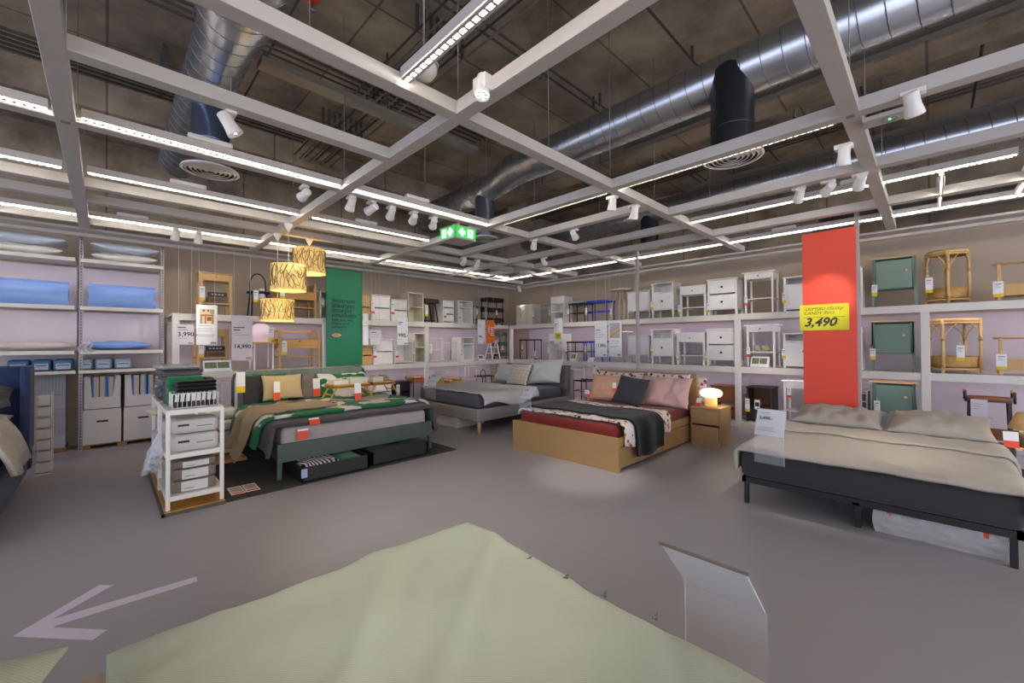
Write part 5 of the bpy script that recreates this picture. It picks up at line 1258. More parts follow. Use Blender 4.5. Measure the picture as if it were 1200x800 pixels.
drape('throw_blanket', 'black throw across the oak bed hanging to the floor side', 'throw', M_blackthrow, 4.36, 5.04, 2.53, 4.05, .564, f=.50, b=.1, thick=.018, wr=.01, seed=3, fold=.03, hem=.05, rad=.116)
lean('bed_pillow', 'floral edged pillow behind the peach pillow on the oak bed', 'pillow', M_floral, 699, 752, 436, 470, 6.08, 'X', .1, 80, 2, .008, .5)
lean('bed_pillow', 'floral edged pillow behind the pink pillow on the oak bed', 'pillow', M_floral, 756, 807, 438, 470, 6.08, 'X', .1, 80, 4, .008, .5)
lean('bed_pillow', 'peach pillow with grey striped edge on the oak bed, far side from the lamp', 'pillow', M_peach, 688, 744, 441, 470, 5.79, 'X', .2, 66, 6, .022, .5)
lean('bed_pillow', 'dusty pink pillow on the oak bed beside the lamp table', 'pillow', M_pink, 746, 806, 443, 472, 5.84, 'X', .18, 66, 8, .022, .5)
lean('cushion', 'small square charcoal cushion propped between the peach and pink pillows', 'cushion', M_char, 717, 753, 445, 475, 5.5, 'X', .14, 62, 3, .008, .5, roll=-.12)
hang_tag('orange-red tag on the peach pillow edge, oak bed', onX(688, 465, 5.75), RZ, None, .1, .12)
hang_tag('small orange-red tag with white end between peach pillow and charcoal cushion', onX(720, 459, 5.5), RZ, None, .06, .14)
a = onX(698, 432, 6.15); t = thing('info_card', 'white card with flower print at the far end of the oak headboard', 'card', (6.16, a.y, .985-.08), RZ)
MB().box(-.06, .06, .0, .004, 0, .15).obj('card', M_floral, t)
for i, (px, y0) in enumerate(((814, 2.40),)):
    o = MB().grid(lambda u, v: (6.285+.012*math.sin(v*9), 2.46-.13*u-.01*math.sin(v*7), .93-.36*v), 10, 14).obj('floral_cloth', M_floral, None, solid=.02); tag(o, 'floral cloth hanging at the headboard end beside the lamp table', 'cloth')
# sign at the foot
b0 = onX(608, 465.7, 4.03); b1 = onX(620.7, 467, 4.03)
sign_stand('clear sign stand with white sheet at the foot of the oak bed', (4.045, b0.y, b0.z), RZ, abs(b0.y-b1.y), .2, .75, .17, price='4,990')

# ------------------------------------------------------------------ bedside table and mushroom lamp
t = cab('bedside_table', 'oak bedside table with two plain drawers under the glowing lamp', 'bedside table', (5.94, 2.224, 0), RZ, .40, .44, .545, M_oak, [('drawer', .5), ('drawer', .5)], plinth=.06, over=.004, top=.03, handle='groove')
t = thing('mushroom_lamp', 'glowing white mushroom lamp with amber stem on the oak bedside table', 'table lamp', (6.14, 2.21, .546))
mg2 = mat('lamp_glass_white', 'fff0d6', .3, emit=.72)
MB().lathe([(.001, .115), (.07, .118), (.125, .135), (.15, .175), (.145, .205), (.11, .235), (.05, .25), (.001, .253)], n=34, cap=False).obj('lamp_shade', mg2, t)
MB().lathe([(.001, 0), (.075, 0), (.08, .008), (.08, .115), (.06, .12)], n=28, cap=False).obj('stem', mat('amber_glass', 'dba860', .25, emit=.35), t)
ld = bpy.data.lights.new('mushroom_bulb', 'POINT'); ld.energy = 1.6; ld.color = (1, .8, .55); ld.shadow_soft_size = .12
lo = bpy.data.objects.new('mushroom_bulb', ld); C.objects.link(lo); lo.parent = t; lo.location = (0, -.2, .12)
hang_tag('grey card with orange foot leaning at the mushroom lamp', (5.98, 2.34, .547), RZ-.2, M_red, .07, .12, -.45)

# ------------------------------------------------------------------ grey upholstered bed
M_greyup = fabric('grey_upholstery', '8f8a86', bump=.3); M_dgs = fabric('dark_grey_sheet', '56535a', bump=.15); M_lgrey = fabric('light_grey_blanket', 'c4c1bd', bump=.35); M_pgrey = fabric('pale_grey_cotton', 'b4b6b4', bump=.1)
GX, GY = 4.2, 5.05
t = thing('grey_bed', 'grey upholstered double bed on round pale wooden legs', 'bed', (5.4, 5.95, 0))
B = lambda x0, x1, y0, y1, z0, z1: MB().box(x0-5.4, x1-5.4, y0-5.95, y1-5.95, z0, z1)
B(GX, GX+.07, GY, GY+1.86, .2, .4).obj('foot_panel', M_greyup, t, bevel=.02)
for y in (GY, GY+1.79): B(GX+.05, 6.6, y, y+.07, .2, .4).obj('side_rail', M_greyup, t, bevel=.02)
B(GX+.07, 6.55, GY+.07, GY+1.79, .28, .36).obj('slatted_base', M_greyup, t)
for x in (GX+.07, 6.5):
    for y in (GY+.05, GY+1.81): MB().lathe([(.022, 0), (.03, .2)], (x-5.4, y-5.95, 0), 14).obj('leg', M_pine, t)
B(6.62, 6.72, GY+.0, GY+1.86, .2, .92).obj('headboard', M_greyup, t, bevel=.03)
for k in range(2):
    pc = pillow('headboard_cushion', None, None, .92, .5, .2, fabric('grey_velvet', '6e6964', bump=.4), (6.57-5.4, GY+.46+.94*k-5.95, .76), (math.radians(78), 0, RZ), 11+k, .02, .04, parent=t)
mattress('dark grey covered mattress on the grey upholstered bed', M_dgs, GX+.05, 6.40, GY+.06, GY+1.8, .402, .6, rad=.07)
drape('blanket', 'light grey blanket spread over the foot half of the grey bed, falling over its side', 'blanket', M_lgrey, GX+.1, 5.6, GY+.07, GY+1.78, .65, f=.27, thick=.025, wr=.012, seed=8, fold=.02, hem=.2, rad=.11)
lean('bed_pillow', 'pale grey pillow on the grey bed, far side', 'pillow', M_pgrey, 578, 606, 427, 450, 6.2, 'X', .18, 66, 1, .014, .6)
lean('bed_pillow', 'big pale grey pillow on the grey bed, near the clear sign', 'pillow', M_pgrey, 614, 654, 425, 457, 6.16, 'X', .18, 66, 5, .02, .6, roll=.1)
lean('cushion', 'beige checked cushion between the pale grey pillows', 'cushion', pattern('check_cotton', 'check', 'b8b0a0', '8c8474', scale=.075), 593, 616, 427, 452, 5.94, 'X', .13, 66, 7, .008, .6)
b0 = onX(498.8, 450, GX-.02); b1 = onX(510, 450, GX-.02)
sign_stand('clear sign stand with tall sheet at the foot of the grey bed', (GX-.025, b0.y, b0.z), RZ, abs(b0.y-b1.y), .3, .75, .26, price='8,990')
slab('long white underbed box on the floor beneath the grey bed', 'underbed_box', 'storage box', M_box, 4.3, 4.95, 5.75, 6.35, 0, .19, .006)

# ------------------------------------------------------------------ bed with dark legs and sand coloured duvet
M_sand = fabric('sand_grey_cotton', 'aea698', bump=.12); M_darkm = fabric('charcoal_mattress', '3a3839', bump=.15)
RX, R0, R1 = 4.08, -.40, 1.22
t = thing('slim_bed', 'slim dark metal bed with thin legs beneath sand grey bedding', 'bed', (5.1, .41, 0))
B = lambda x0, x1, y0, y1, z0, z1: MB().box(x0-5.1, x1-5.1, y0-.41, y1-.41, z0, z1)
for y in (R0+.01, R1-.04): B(RX, 6.1, y, y+.03, .2, .25).obj('side_rail', M_black, t)
for x in (RX, 6.08): B(x, x+.03, R0+.01, R1-.01, .2, .25).obj('end_rail', M_black, t)
for x in (RX+.04, 6.05):
    for y in (R0+.03, R1-.05): B(x, x+.035, y, y+.035, 0, .22).obj('leg', M_black, t, bevel=.003)
B(RX+.1, RX+.14, .40, .44, 0, .22).obj('middle_leg', M_black, t, bevel=.003); B(RX, 6.1, .4, .44, .19, .22).obj('centre_rail', M_black, t)
mattress('charcoal covered mattress on the slim dark bed', M_darkm, RX-.02, 6.1, R0, R1, .25, .475, rad=.05)
drape('duvet', 'sand grey duvet covering the slim dark bed with a drooping corner', 'duvet', M_sand, RX+.0, 5.58, R0+.02, R1-.02, .525, l=.06, f=.22, b=.27, thick=.025, wr=.012, seed=12, fold=.02, hem=.08, rad=.06, nu=64, nv=56)
drape('duvet_fold', 'turned back strip of sand grey duvet before the pillows', 'duvet', fabric('sand_grey_cotton_light', 'b4ab9c', bump=.12), 5.05, 5.56, R0+.02, R1-.02, .55, f=.2, b=.12, thick=.02, wr=.012, seed=12, fold=.02, hem=.05, rad=.086)
lean('bed_pillow', 'sand grey pillow with an orange mark on the slim dark bed, by the red banner', 'pillow', M_sand, 926, 1034, 479, 507, 5.62, 'X', .17, 11, 3, .02, .482, hmul=.45)
lean('bed_pillow', 'long sand grey pillow on the slim dark bed, nearest its bedside lamp', 'pillow', M_sand, 1037, 1170, 487, 524, 5.60, 'X', .18, 11, 9, .02, .482, hmul=.45)
for i, (px, py, X) in enumerate(((968, 482, 5.95), (967, 508.5, 5.45), (924, 501, 5.5))):
    p = onX(px, py, X); o = slab(['orange-red tag lying on the pillow by the red banner', 'orange-red tag on the turned back duvet strip', 'orange-red tag near the slanted price sign on the sand bedding'][i], 'textile_tag', 'price tag', M_red, p.x-.05, p.x+.05, p.y-.05, p.y+.05, p.z, p.z+.004, .001)
b0 = onX(884, 508.5, 3.975); b1 = onX(918, 511.5, 3.975)
sign_stand('slanted price sign in a clear stand at the foot of the slim dark bed', (3.975, b0.y, b0.z), RZ, abs(b0.y-b1.y), .235, .5, .235, price='3,490.-')
t = thing('plastic_bag', 'clear white plastic bag with orange handles stored under the slim dark bed', 'bag', (4.42, 0, 0), RZ)
g = MB(); w_, d_, h_ = .64, .42, .195
def bagf(face):
    def fn(u, v):
        b_ = 1+.05*math.sin(PI*v); n_ = .012*noise.noise(Vector((u*9, v*6, face)))+.006*noise.noise(Vector((u*22, v*16, face)))
        if face == 0: return ((u-.5)*w_*b_, -d_/2-.02*math.sin(PI*v)+n_, v*h_)
        if face == 1: return ((u-.5)*w_*b_, d_/2, v*h_)
        if face == 2: return (-w_/2*b_+n_, (u-.5)*d_, v*h_)
        if face == 3: return (w_/2*b_+n_, (u-.5)*d_, v*h_)
        return ((u-.5)*w_, (v-.5)*d_, h_+.015*math.sin(PI*u)*math.sin(PI*v)+n_)
    return fn
for k in range(5): g.grid(bagf(k), 30, 14)
g.obj('bag_skin', mat('milky_film', 'c2bdba', .2, alpha=.8, bump=.7, bscale=12, var=.02), t)
MB().box(-w_/2+.03, w_/2-.03, -d_/2+.03, d_/2-.03, .01, h_-.03).obj('filling', mat('bag_filling', 'a8a49e', .8, var=.12), t, bevel=.03)
for x in (-.24, .24): MB().box(x-.012, x+.012, -d_/2-.016, -d_/2-.006, h_*.62, h_+.01).box(x-.012, x+.012, -d_/2-.016, d_/2, h_+.004, h_+.012).obj('handle', M_red, t)
# bedside table with lamp at the picture edge
t = thing('bedside_shelf', 'pale bedside table with dark lower part beside the sand bedding', 'bedside table', (5.62, -.75, 0), RZ)
MB().box(-.25, .25, 0, .42, .46, .5).obj('table_top', M_greyp, t, bevel=.004); MB().box(-.25, .25, .02, .42, .34, .46).obj('drawer', M_greyp, t, bevel=.004); MB().box(-.24, .24, .02, .42, .03, .34).obj('lower_box', M_blackw, t)
for sx in (-1, 1): MB().box(sx*.22-.02, sx*.22+.02, .03, .07, 0, .04).box(sx*.22-.02, sx*.22+.02, .36, .4, 0, .04).obj('foot', M_blackw, t)
p = onX(1203, 497, 5.85)
t = thing('table_lamp', 'small lamp with pale wooden cone shade glowing at the picture edge', 'table lamp', (5.84, p.y, .5))
MB().lathe([(.07, .0), (.075, .01), (.05, .1), (.045, .16)], n=24).obj('lamp_base', mat('lamp_base_dark', '4a4238', .5), t)
sh = MB().lathe([(.115, .16), (.06, .30), (.055, .31)], n=30, cap=False).obj('lamp_shade', M_pine, t, solid=.004)
MB().lathe([(.001, .166), (.108, .166)], n=30, cap=False).obj('light_disc', mat('warm_disc', 'fff0d0', emit=2.5), t)
MB().lathe([(.055, .305), (.001, .315)], n=24, cap=False).obj('shade_top', M_pine, t)
ld = bpy.data.lights.new('edge_lamp_bulb', 'POINT'); ld.energy = 1.5; ld.color = (1, .75, .4); ld.shadow_soft_size = .05
lo = bpy.data.objects.new('edge_lamp_bulb', ld); C.objects.link(lo); lo.parent = t; lo.location = (-.03, .0, .13)
hang_tag('grey card with orange corner leaning against the picture edge lamp', (5.70, p.y+.1, .505), RZ+.1, M_red, .09, .14, -.25)
slab('orange edged paper lying on the pale bedside table', 'paper_sheet', 'paper', M_red, 5.63, 5.73, -.72, -.54, .5, .503, .001)
l, w, h = pR(1150, 1192, 500, GZ, 7.4)
t = thing('wooden_crate', 'brown wooden crate on the floor behind the pale bedside table', 'crate', (7.2, onX(1168, 500, 7.2).y, 0), RZ)
for k in range(3): MB().box(-.3, .3, 0, .02, .02+.15*k, .15+.15*k).box(-.3, -.28, 0, .35, .02+.15*k, .15+.15*k).box(.28, .3, 0, .35, .02+.15*k, .15+.15*k).obj('board', M_brownw, t, bevel=.004)
MB().box(-.3, .3, 0, .35, 0, .02).obj('bottom', M_brownw, t)

# ------------------------------------------------------------------ green bed island: rug, platform, carts
M_gframe = mat('green_grey_steel', '47564e', .45); M_ghead = fabric('sage_upholstery', '6f7f72', bump=.35)
M_gw = pattern('green_white_cotton', 'blobs', '1f7044', 'd8d6cc', scale=2.2); M_charq = fabric('charcoal_quilt', '4e4b4e', bump=.4); M_tan = fabric('tan_blanket', 'a08f72', bump=.4)
M_lsheet = fabric('light_grey_sheet', 'a8a09c', bump=.1); M_greenc = fabric('emerald_cotton', '1d7a4a'); M_yell = fabric('straw_cotton', 'b6a47c', bump=.25); M_taupe = fabric('taupe_cotton', '837b76'); M_wsheet = fabric('white_sheet', 'c9c4c0', bump=.1)
M_zebra = pattern('zebra_cotton', 'zebra', 'd4d2cc', '141416', scale=7)
rug = MB().box(.80, 3.42, 4.57, 7.3, 0, .012).obj('rug', mat('dark_rug', '3c3a36', .95, var=.3, scale=14, bump=.6, bscale=120), None, bevel=.003)
tag(rug, 'dark grey rug beneath the green bed', 'rug')
pf = thing('display_platform', 'low yellowish wooden platform under the white carts', 'platform', (.82, 5.75, 0))
MB().box(-.46, -.03, -1.18, 1.15, 0, .03).obj('board', M_bamboo, pf, bevel=.003); MB().box(-.48, -.46, -1.2, 1.15, 0, .024).box(-.48, -.03, -1.2, -1.18, 0, .024).obj('edge_strip', mat('dark_edge', '5a5648', .6), pf)
MB().box(-.02, .45, .28, 1.4, .0125, .045).obj('board', M_bamboo, pf, bevel=.003)
BX0, BX1, BY0, BY1 = 1.30, 3.22, 4.87, 6.98
t = thing('green_bed', 'green-grey metal double bed with channelled sage headboard', 'bed', (2.26, 5.9, 0.0125))
B = lambda x0, x1, y0, y1, z0, z1: MB().box(x0-2.26, x1-2.26, y0-5.9, y1-5.9, z0-.012, z1-.012)
B(BX0+.02, BX1-.02, BY0, BY0+.03, .19, .385).obj('foot_panel', M_gframe, t, bevel=.003)
for x in (BX0, BX1-.03): B(x, x+.03, BY0+.02, BY1, .22, .385).obj('side_rail', M_gframe, t, bevel=.003)
for x in (BX0-.0, BX1-.045): B(x, x+.045, BY0-.008, BY0+.04, .012, .385).obj('leg', M_gframe, t, bevel=.004)
for sx, x in ((-1, BX0-.01), (1, BX1+.01)):
    MB().tube([(x-2.26, BY1-5.9, 0), (x-2.26, BY1-5.9, .93), (x-2.26-sx*.02, BY1-5.9, 1.0), (x-2.26-sx*.08, BY1-5.9, 1.045), (x-2.26-sx*.16, BY1-5.9, 1.05)], .021, 10).obj('head_post', M_gframe, t)
g = MB(); nx = 72; W_ = BX1-BX0-.1
g.grid(lambda u, v: (BX0+.05+W_*u-2.26, BY1-.05-5.9-.035*abs(math.sin(PI*u*8))**.4*math.sin(PI*min(1, max(0, v)))**.3, .4+.66*v), nx, 10)
g.obj('headboard_pad', M_ghead, t); B(BX0+.05, BX1-.05, BY1-.05, BY1+.02, .4, 1.07).obj('headboard', M_ghead, t, bevel=.012)
B(BX0+.03, BX1-.03, BY0+.03, BY1-.05, .27, .31).obj('slatted_base', M_gframe, t)
mattress('light grey covered mattress on the green bed', M_lsheet, BX0+.05, BX1-.06, BY0+.04, BY1-.1, .315, .545, rad=.05)
drape('quilt', 'charcoal quilt over the foot end of the green bed, corners hanging down', 'quilt', M_charq, BX0+.02, BX1-.02, BY0+.06, 5.75, .611, l=.33, r=.36, f=.06, thick=.04, wr=.012, seed=21, fold=.03, flare=.2, hem=.15, rad=.07, nu=60)
drape('duvet', 'green and white patterned duvet over the middle of the green bed', 'duvet', M_gw, BX0+.02, BX1-.02, BY0+.22, 6.35, .662, l=.36, r=.18, thick=.035, wr=.012, seed=21, fold=.03, flare=.27, hem=.12, rad=.121, nu=60, nv=60)
drape('flat_sheet', 'white sheet showing at the head side of the green bed', 'sheet', M_wsheet, BX0+.06, BX1-.07, 6.2, 6.86, .575, l=.14, thick=.012, wr=.008, seed=26, fold=.01, rad=.05)
drape('throw_blanket', 'tan throw lying over the green bed corner and hanging down beside the carts', 'throw', M_tan, BX0+.02, 2.1, 5.3, 5.95, .690, l=.56, thick=.016, wr=.012, seed=21, fold=.035, flare=.34, hem=.08, rad=.15, rot=0.0)
lean('cushion', 'dark grey cushion at the carts end of the green bed pillows', 'cushion', M_char, 286, 309, 440, 478, 6.44, 'Y', .1, 76, 2, .01, .59, wmul=1.1)
lean('cushion', 'emerald green cushion between the dark grey and straw cushions', 'cushion', M_greenc, 303, 334, 438, 478, 6.55, 'Y', .09, 76, 4, .01, .59, wmul=1.3)
lean('bed_pillow', 'black edged pillow behind the straw yellow cushion', 'pillow', fabric('black_cotton', '26262a'), 312, 357, 440, 472, 6.665, 'Y', .06, 76, 5, .008, .59)
lean('bed_pillow', 'taupe pillow behind the straw cushion on the green bed', 'pillow', M_taupe, 335, 371, 438, 470, 6.77, 'Y', .06, 80, 6, .008, .59)
lean('cushion', 'straw yellow cushion with price tag on the green bed', 'cushion', M_yell, 310, 354, 443.5, 474, 6.24, 'Y', .1, 74, 7, .008, .70, hmul=1.15, wmul=1.08)
lean('bed_pillow', 'green and white pillow leaning at the headboard behind the bed tray', 'pillow', pattern('green_white_fine', 'blobs', '1f7044', 'd8d6cc', scale=4.2), 374, 432, 437, 472, 6.68, 'Y', .14, 76, 8, .012, .59)
lean('bed_pillow', 'white pillow corner seen under the bed tray', 'pillow', M_wsheet, 392, 425, 455, 474, 6.46, 'Y', .1, 66, 9, .01, .59)
hang_tag('white and orange-red tag on the straw yellow cushion', onY(324.5, 469, 6.12), 0, None, .075, .25)
hang_tag('white and orange-red tag on the green and white pillow', onY(371.5, 464, 6.35), .1, None, .1, .26, -.1)
p = onY(282, 460, 6.3); hang_tag('pair of white cards with a yellow end at the green headboard end post', p, 0, M_yellow, .1, .27, fr=.3)
hang_tag('white and orange-red tag hanging under the bed tray', onY(420, 469, 5.63), -.1, None, .09, .24, -.15)
p = onZ(373, 491, .63); hang_tag('orange-red tag on the charcoal quilt edge', (p.x, BY0-.04, .56), 0, None, .11, .08, -.6, fr=.8)
p = onY(355, 514, BY0-.012); hang_tag('large orange-red tag on the light grey mattress side', (p.x, BY0-.012, p.z), 0, None, .11, .11, fr=.8)
p = onZ(337, 472, .7); slab('white and orange-red tag lying flat on the tan throw', 'textile_tag', 'price tag', M_red, p.x-.1, p.x+.06, p.y-.02, p.y+.03, .712, .716, .001)
# bed tray with folding legs
def bed_tray(label, x0, x1, y0, y1, z, zb):
    t = thing('bed_tray', label, 'bed tray', ((x0+x1)/2, (y0+y1)/2, zb)); w, d, h = x1-x0, y1-y0, z-zb
    MB().box(-w/2, w/2, -d/2, d/2, h-.015, h).obj('tray_floor', M_bamboo, t)
    MB().box(-w/2, w/2, -d/2, -d/2+.012, h-.03, h+.025).box(-w/2, w/2, d/2-.012, d/2, h-.03, h+.025).box(-w/2, -w/2+.012, -d/2, d/2, h-.03, h+.025).box(w/2-.012, w/2, -d/2, d/2, h-.03, h+.025).obj('rim', M_bamboo, t, bevel=.003)
    for sx in (-1, 1):
        for y in (-d/2+.02, d/2-.02): MB().bar((sx*(w/2-.05), y, h-.02), (sx*(w/2+.04), y, 0), .02, .016).obj('leg', M_bamboo, t, bevel=.003)
        MB().bar((sx*(w/2+.01), -d/2+.02, h*.35), (sx*(w/2+.01), d/2-.02, h*.35), .014).obj('crossbar', M_bamboo, t)
    return t
bed_tray('bamboo bed tray with slanted legs on the green bed, nearer the straw cushion', 2.20, 2.72, 5.68, 6.0, .875, .70)
bed_tray('bamboo bed tray with slanted legs on the green bed, nearer the grey bed', 2.78, 3.14, 5.72, 6.04, .875, .70)
for i, (x, y, w, d, h) in enumerate(((2.33, 5.84, .2, .2, .075), (2.57, 5.78, .24, .16, .1), (2.88, 5.83, .16, .16, .09))):
    slab(['cream boxed set on the bed tray, beside the green pillow', 'white boxed set in the middle of the bed tray', 'white boxed set on the second bed tray'][i], 'gift_box', 'box', mat('cream_box', 'd6cfbe', .6), x-w/2, x+w/2, y-d/2, y+d/2, .877, .877+h, .004)
M_cup = mat('olive_glaze', '8f8a5c', .3)
for i, (x, y) in enumerate(((2.47, 5.93), (2.61, 5.935), (2.9, 5.975), (3.02, 5.83), (3.03, 5.965))):
    t = thing('mug', ['olive mug on the bed tray behind the cream box', 'olive mug on the bed tray behind the white box', 'olive mug at the back of the second bed tray', 'olive mug beside the box on the second bed tray', 'olive mug nearest the grey bed on the second bed tray'][i], 'mug', (x, y, .877))
    MB().lathe([(.001, 0), (.035, 0), (.042, .01), (.043, .1), (.039, .1), (.037, .012), (.001, .01)], n=20, cap=False).obj('cup', M_cup, t)
    MB().tube([(.04, 0, .08), (.065, 0, .075), (.07, 0, .05), (.06, 0, .028), (.04, 0, .022)], .006, 6).obj('handle', M_cup, t)
# underbed storage
for i, (x0, x1, y0) in enumerate(((1.46, 2.18, 4.60), (2.25, 3.0, 4.64))):
    t = thing('underbed_case', ['open black underbed case with zebra bedding under the green bed', 'closed black underbed case under the green bed'][i], 'storage case', ((x0+x1)/2, y0, .013)); w = x1-x0; h = .155
    m = MB(); 
    MB().box(-w/2, w/2, 0, .012, 0, h).obj('front', M_black, t); MB().box(-w/2, -w/2+.012, 0, .55, 0, h).obj('side', M_black, t); MB().box(w/2-.012, w/2, 0, .55, 0, h).obj('side', M_black, t); MB().box(-w/2, w/2, .54, .552, 0, h).obj('back', M_black, t); MB().box(-w/2, w/2, 0, .55, 0, .01).obj('bottom', M_black, t)
    if i == 0: MB().box(-w/2-.01, -w/2+.05, -.004, -.001, .05, .14).obj('label_card', mat('pale_blue_card', '9fb0d0', .5), t)
    else: MB().grid(lambda u, v: (-w/2+w*u, .0+.54*v, h+.012+.012*math.sin(u*9)*math.sin(v*5)), 20, 12).obj('lid', mat('case_lid', '2c2d30', .35, bump=.3, bscale=30), t, solid=.01)
t = thing('folded_bedding', 'zebra patterned folded bedding inside the open black case', 'bedding', (1.68, 4.64, .024)); MB().box(-.18, .2, 0, .42, 0, .15).obj('bedding', M_zebra, t, bevel=.04)
t = thing('folded_bedding', 'emerald folded bedding inside the open black case', 'bedding', (2.0, 4.64, .024)); MB().box(-.11, .14, 0, .42, 0, .14).obj('bedding', M_greenc, t, bevel=.04)
for i, x in enumerate((.925, 1.05)):
    t = thing('price_leaflet', ['white leaflet with orange strip on the rug corner, beside the cart leg', 'white leaflet with orange strip on the rug corner, nearer the bed leg'][i], 'leaflet', (x, 4.84, .0125), -.03)
    MB().box(-.058, .058, -.13, .13, 0, .003).obj('sheet', M_card, t); MB().box(-.048, .048, -.12, -.08, .003, .004).obj('price_strip', M_red, t); MB().box(-.045, .045, -.05, .1, .003, .0036).obj('printed_panel', mat('leaf_grey', 'c0b8b4', .6), t)

# white steel carts
def cart(label, x0, x1, y0, y1):
    t = thing('steel_cart', label, 'shelf cart', ((x0+x1)/2, (y0+y1)/2, .0315)); w, d = x1-x0, y1-y0; k = .03
    for sx in (-1, 1):
        for sy in (-1, 1): MB().box(sx*(w/2-k/2)-k/2, sx*(w/2-k/2)+k/2, sy*(d/2-k/2)-k/2, sy*(d/2-k/2)+k/2, 0, .845).obj('leg', M_white, t, bevel=.003)
    for nm, z in (('table_top', .855), ('middle_shelf', .475), ('bottom_shelf', .115)):
        MB().box(-w/2+.006, w/2-.006, -d/2+.006, d/2-.006, z-.012, z).box(-w/2+k, w/2-k, -d/2+.002, -d/2+.02, z-.04, z+.001).box(-w/2+k, w/2-k, d/2-.02, d/2-.002, z-.04, z+.001).box(-w/2+.002, -w/2+.02, -d/2+k, d/2-k, z-.04, z+.002).box(w/2-.02, w/2-.002, -d/2+k, d/2-k, z-.04, z+.002).obj(nm, M_white, t)
    for sx in (-1, 1):
        for sy in (-1, 1): MB().lathe([(.014, -.001), (.012, .02)], (sx*(w/2-k/2), sy*(d/2-k/2), 0), 10).obj('foot', M_black, t)
cart('white steel cart at the rug corner, nearest the floor arrow', .37, .785, 4.60, 5.35)
cart('white steel cart behind the first one, closer to the storage boxes', .37, .785, 5.38, 6.13)
t = thing('wire_basket', 'white wire basket of small black packs on the front cart', 'basket', (.585, 4.80, .8905))
w, d, h = .33, .26, .13
for z in (.004, h): MB().tube([(-w/2, -d/2, z), (w/2, -d/2, z), (w/2, d/2, z), (-w/2, d/2, z)], .004, 5, True).obj('rim', M_wire, t)
for k in range(11): MB().tube([(-w/2+w*k/10, -d/2, 0), (-w/2+w*k/10, -d/2, h)], .003, 4).obj('wire', M_wire, t); MB().tube([(-w/2+w*k/10, d/2, 0), (-w/2+w*k/10, d/2, h)], .003, 4).obj('wire', M_wire, t)
for k in range(1, 8):
    for sx in (-1, 1): MB().tube([(sx*w/2, -d/2+d*k/8, 0), (sx*w/2, -d/2+d*k/8, h)], .003, 4).obj('wire', M_wire, t)
for k in range(8):
    b = thing('black_pack', f'small black pack with white card in the wire basket, {["first", "second", "third", "fourth", "fifth", "sixth", "seventh", "eighth"][k]} from the cart corner', 'textile pack', (.585-.135+.0385*k, 4.80, .899), 0)
    MB().box(-.016, .016, -.11, .11, 0, .1).obj('pack', M_black, b, bevel=.006); MB().hexa([(-.014, -.115, .05), (.014, -.115, .05), (.014, -.112, .05), (-.014, -.112, .05)], [(-.01, -.124, .12), (.018, -.124, .12), (.018, -.121, .12), (-.01, -.121, .12)]).obj('card', M_card, b)
for i in range(2):
    t = thing('folded_textile', ['black folded textile lying over the wire basket', 'emerald folded textile with scalloped edge behind the black one'][i], 'textile', [(.60, 4.82, 1.026), (.545, 5.03, .8895)][i], .1*(1-i))
    m = [M_blackthrow, M_greenc][i]; w_, h_ = [(.30, .10), (.26, .27)][i]
    for k in range(3): MB().box(-w_/2, w_/2, -.07+.002*k, .07, k*h_/3, (k+.92)*h_/3).obj('fold', m, t, bevel=.012)
M_gpack = mat('grey_pack', '46464a', .35, var=.2, bump=.4, bscale=18)
for i in range(5):
    t = thing('grey_textile_pack', f'dark grey packed textile standing on the carts, {["nearest the cart edge", "second from the cart edge", "third from the cart edge", "fourth from the cart edge", "fifth, next to the bed"][i]}', 'textile pack', (.435+.08*i, 5.22, .8895), 0)
    MB().box(-.036, .036, -.1, .1, 0, .25-.012*(i % 3)).obj('pack', M_gpack, t, bevel=.02); MB().box(-.02, .02, -.103, -.099, .1, .17).obj('label_card', mat('grey_label', '6e6e74', .4), t)
for i, (x, z, h_) in enumerate(((.55, .8895, .115), (.56, 1.006, .1), (.56, 1.108, .09), (.545, 1.2, .04))):
    t = thing('folded_blanket_pack', ['dark grey wrapped blanket at the bottom of the stack on the second cart', 'grey wrapped blanket second in the stack on the second cart', 'dark wrapped blanket third in the stack on the second cart', 'pale clear wrapped pack on top of the stack on the second cart'][i], 'textile pack', (x, 5.72, z), .02*i)
    MB().box(-.17, .17, -.25, .25, 0, h_).obj('pack', [M_gpack, mat('grey_pack_light', '6c6c72', .35, var=.2), M_gpack, mat('pale_pack', 'a6a6aa', .25, var=.15)][i], t, bevel=.03)
    MB().box(-.172, .172, -.255, -.245, h_*.3, h_*.38).obj('seam', M_black, t)
M_wpack = mat('white_pack', 'cbc6c2', .3, var=.1, bump=.5, bscale=10); M_lab = mat('pack_label_white', 'd9d6d2', .5)
for i, (y, z, h_) in enumerate(((4.78, .507, .15), (4.80, .66, .13), (5.12, .507, .14), (5.78, .507, .16))):
    t = thing('white_textile_pack', ['white packed pillow on the middle shelf of the front cart, lower one', 'white packed pillow on the middle shelf of the front cart, upper one', 'white packed pillow at the back of the front cart middle shelf', 'white packed pillow on the middle shelf of the second cart'][i], 'textile pack', (.585, y, z), 0)
    MB().box(-.175, .175, -.14, .14, 0, h_).obj('pack', M_wpack, t, bevel=.04); MB().box(-.13, -.05, -.143, -.139, h_*.55, h_*.68).obj('print_block', M_ink, t); MB().box(.0, .12, -.143, -.139, h_*.45, h_*.52).obj('print_line', M_inkg, t)
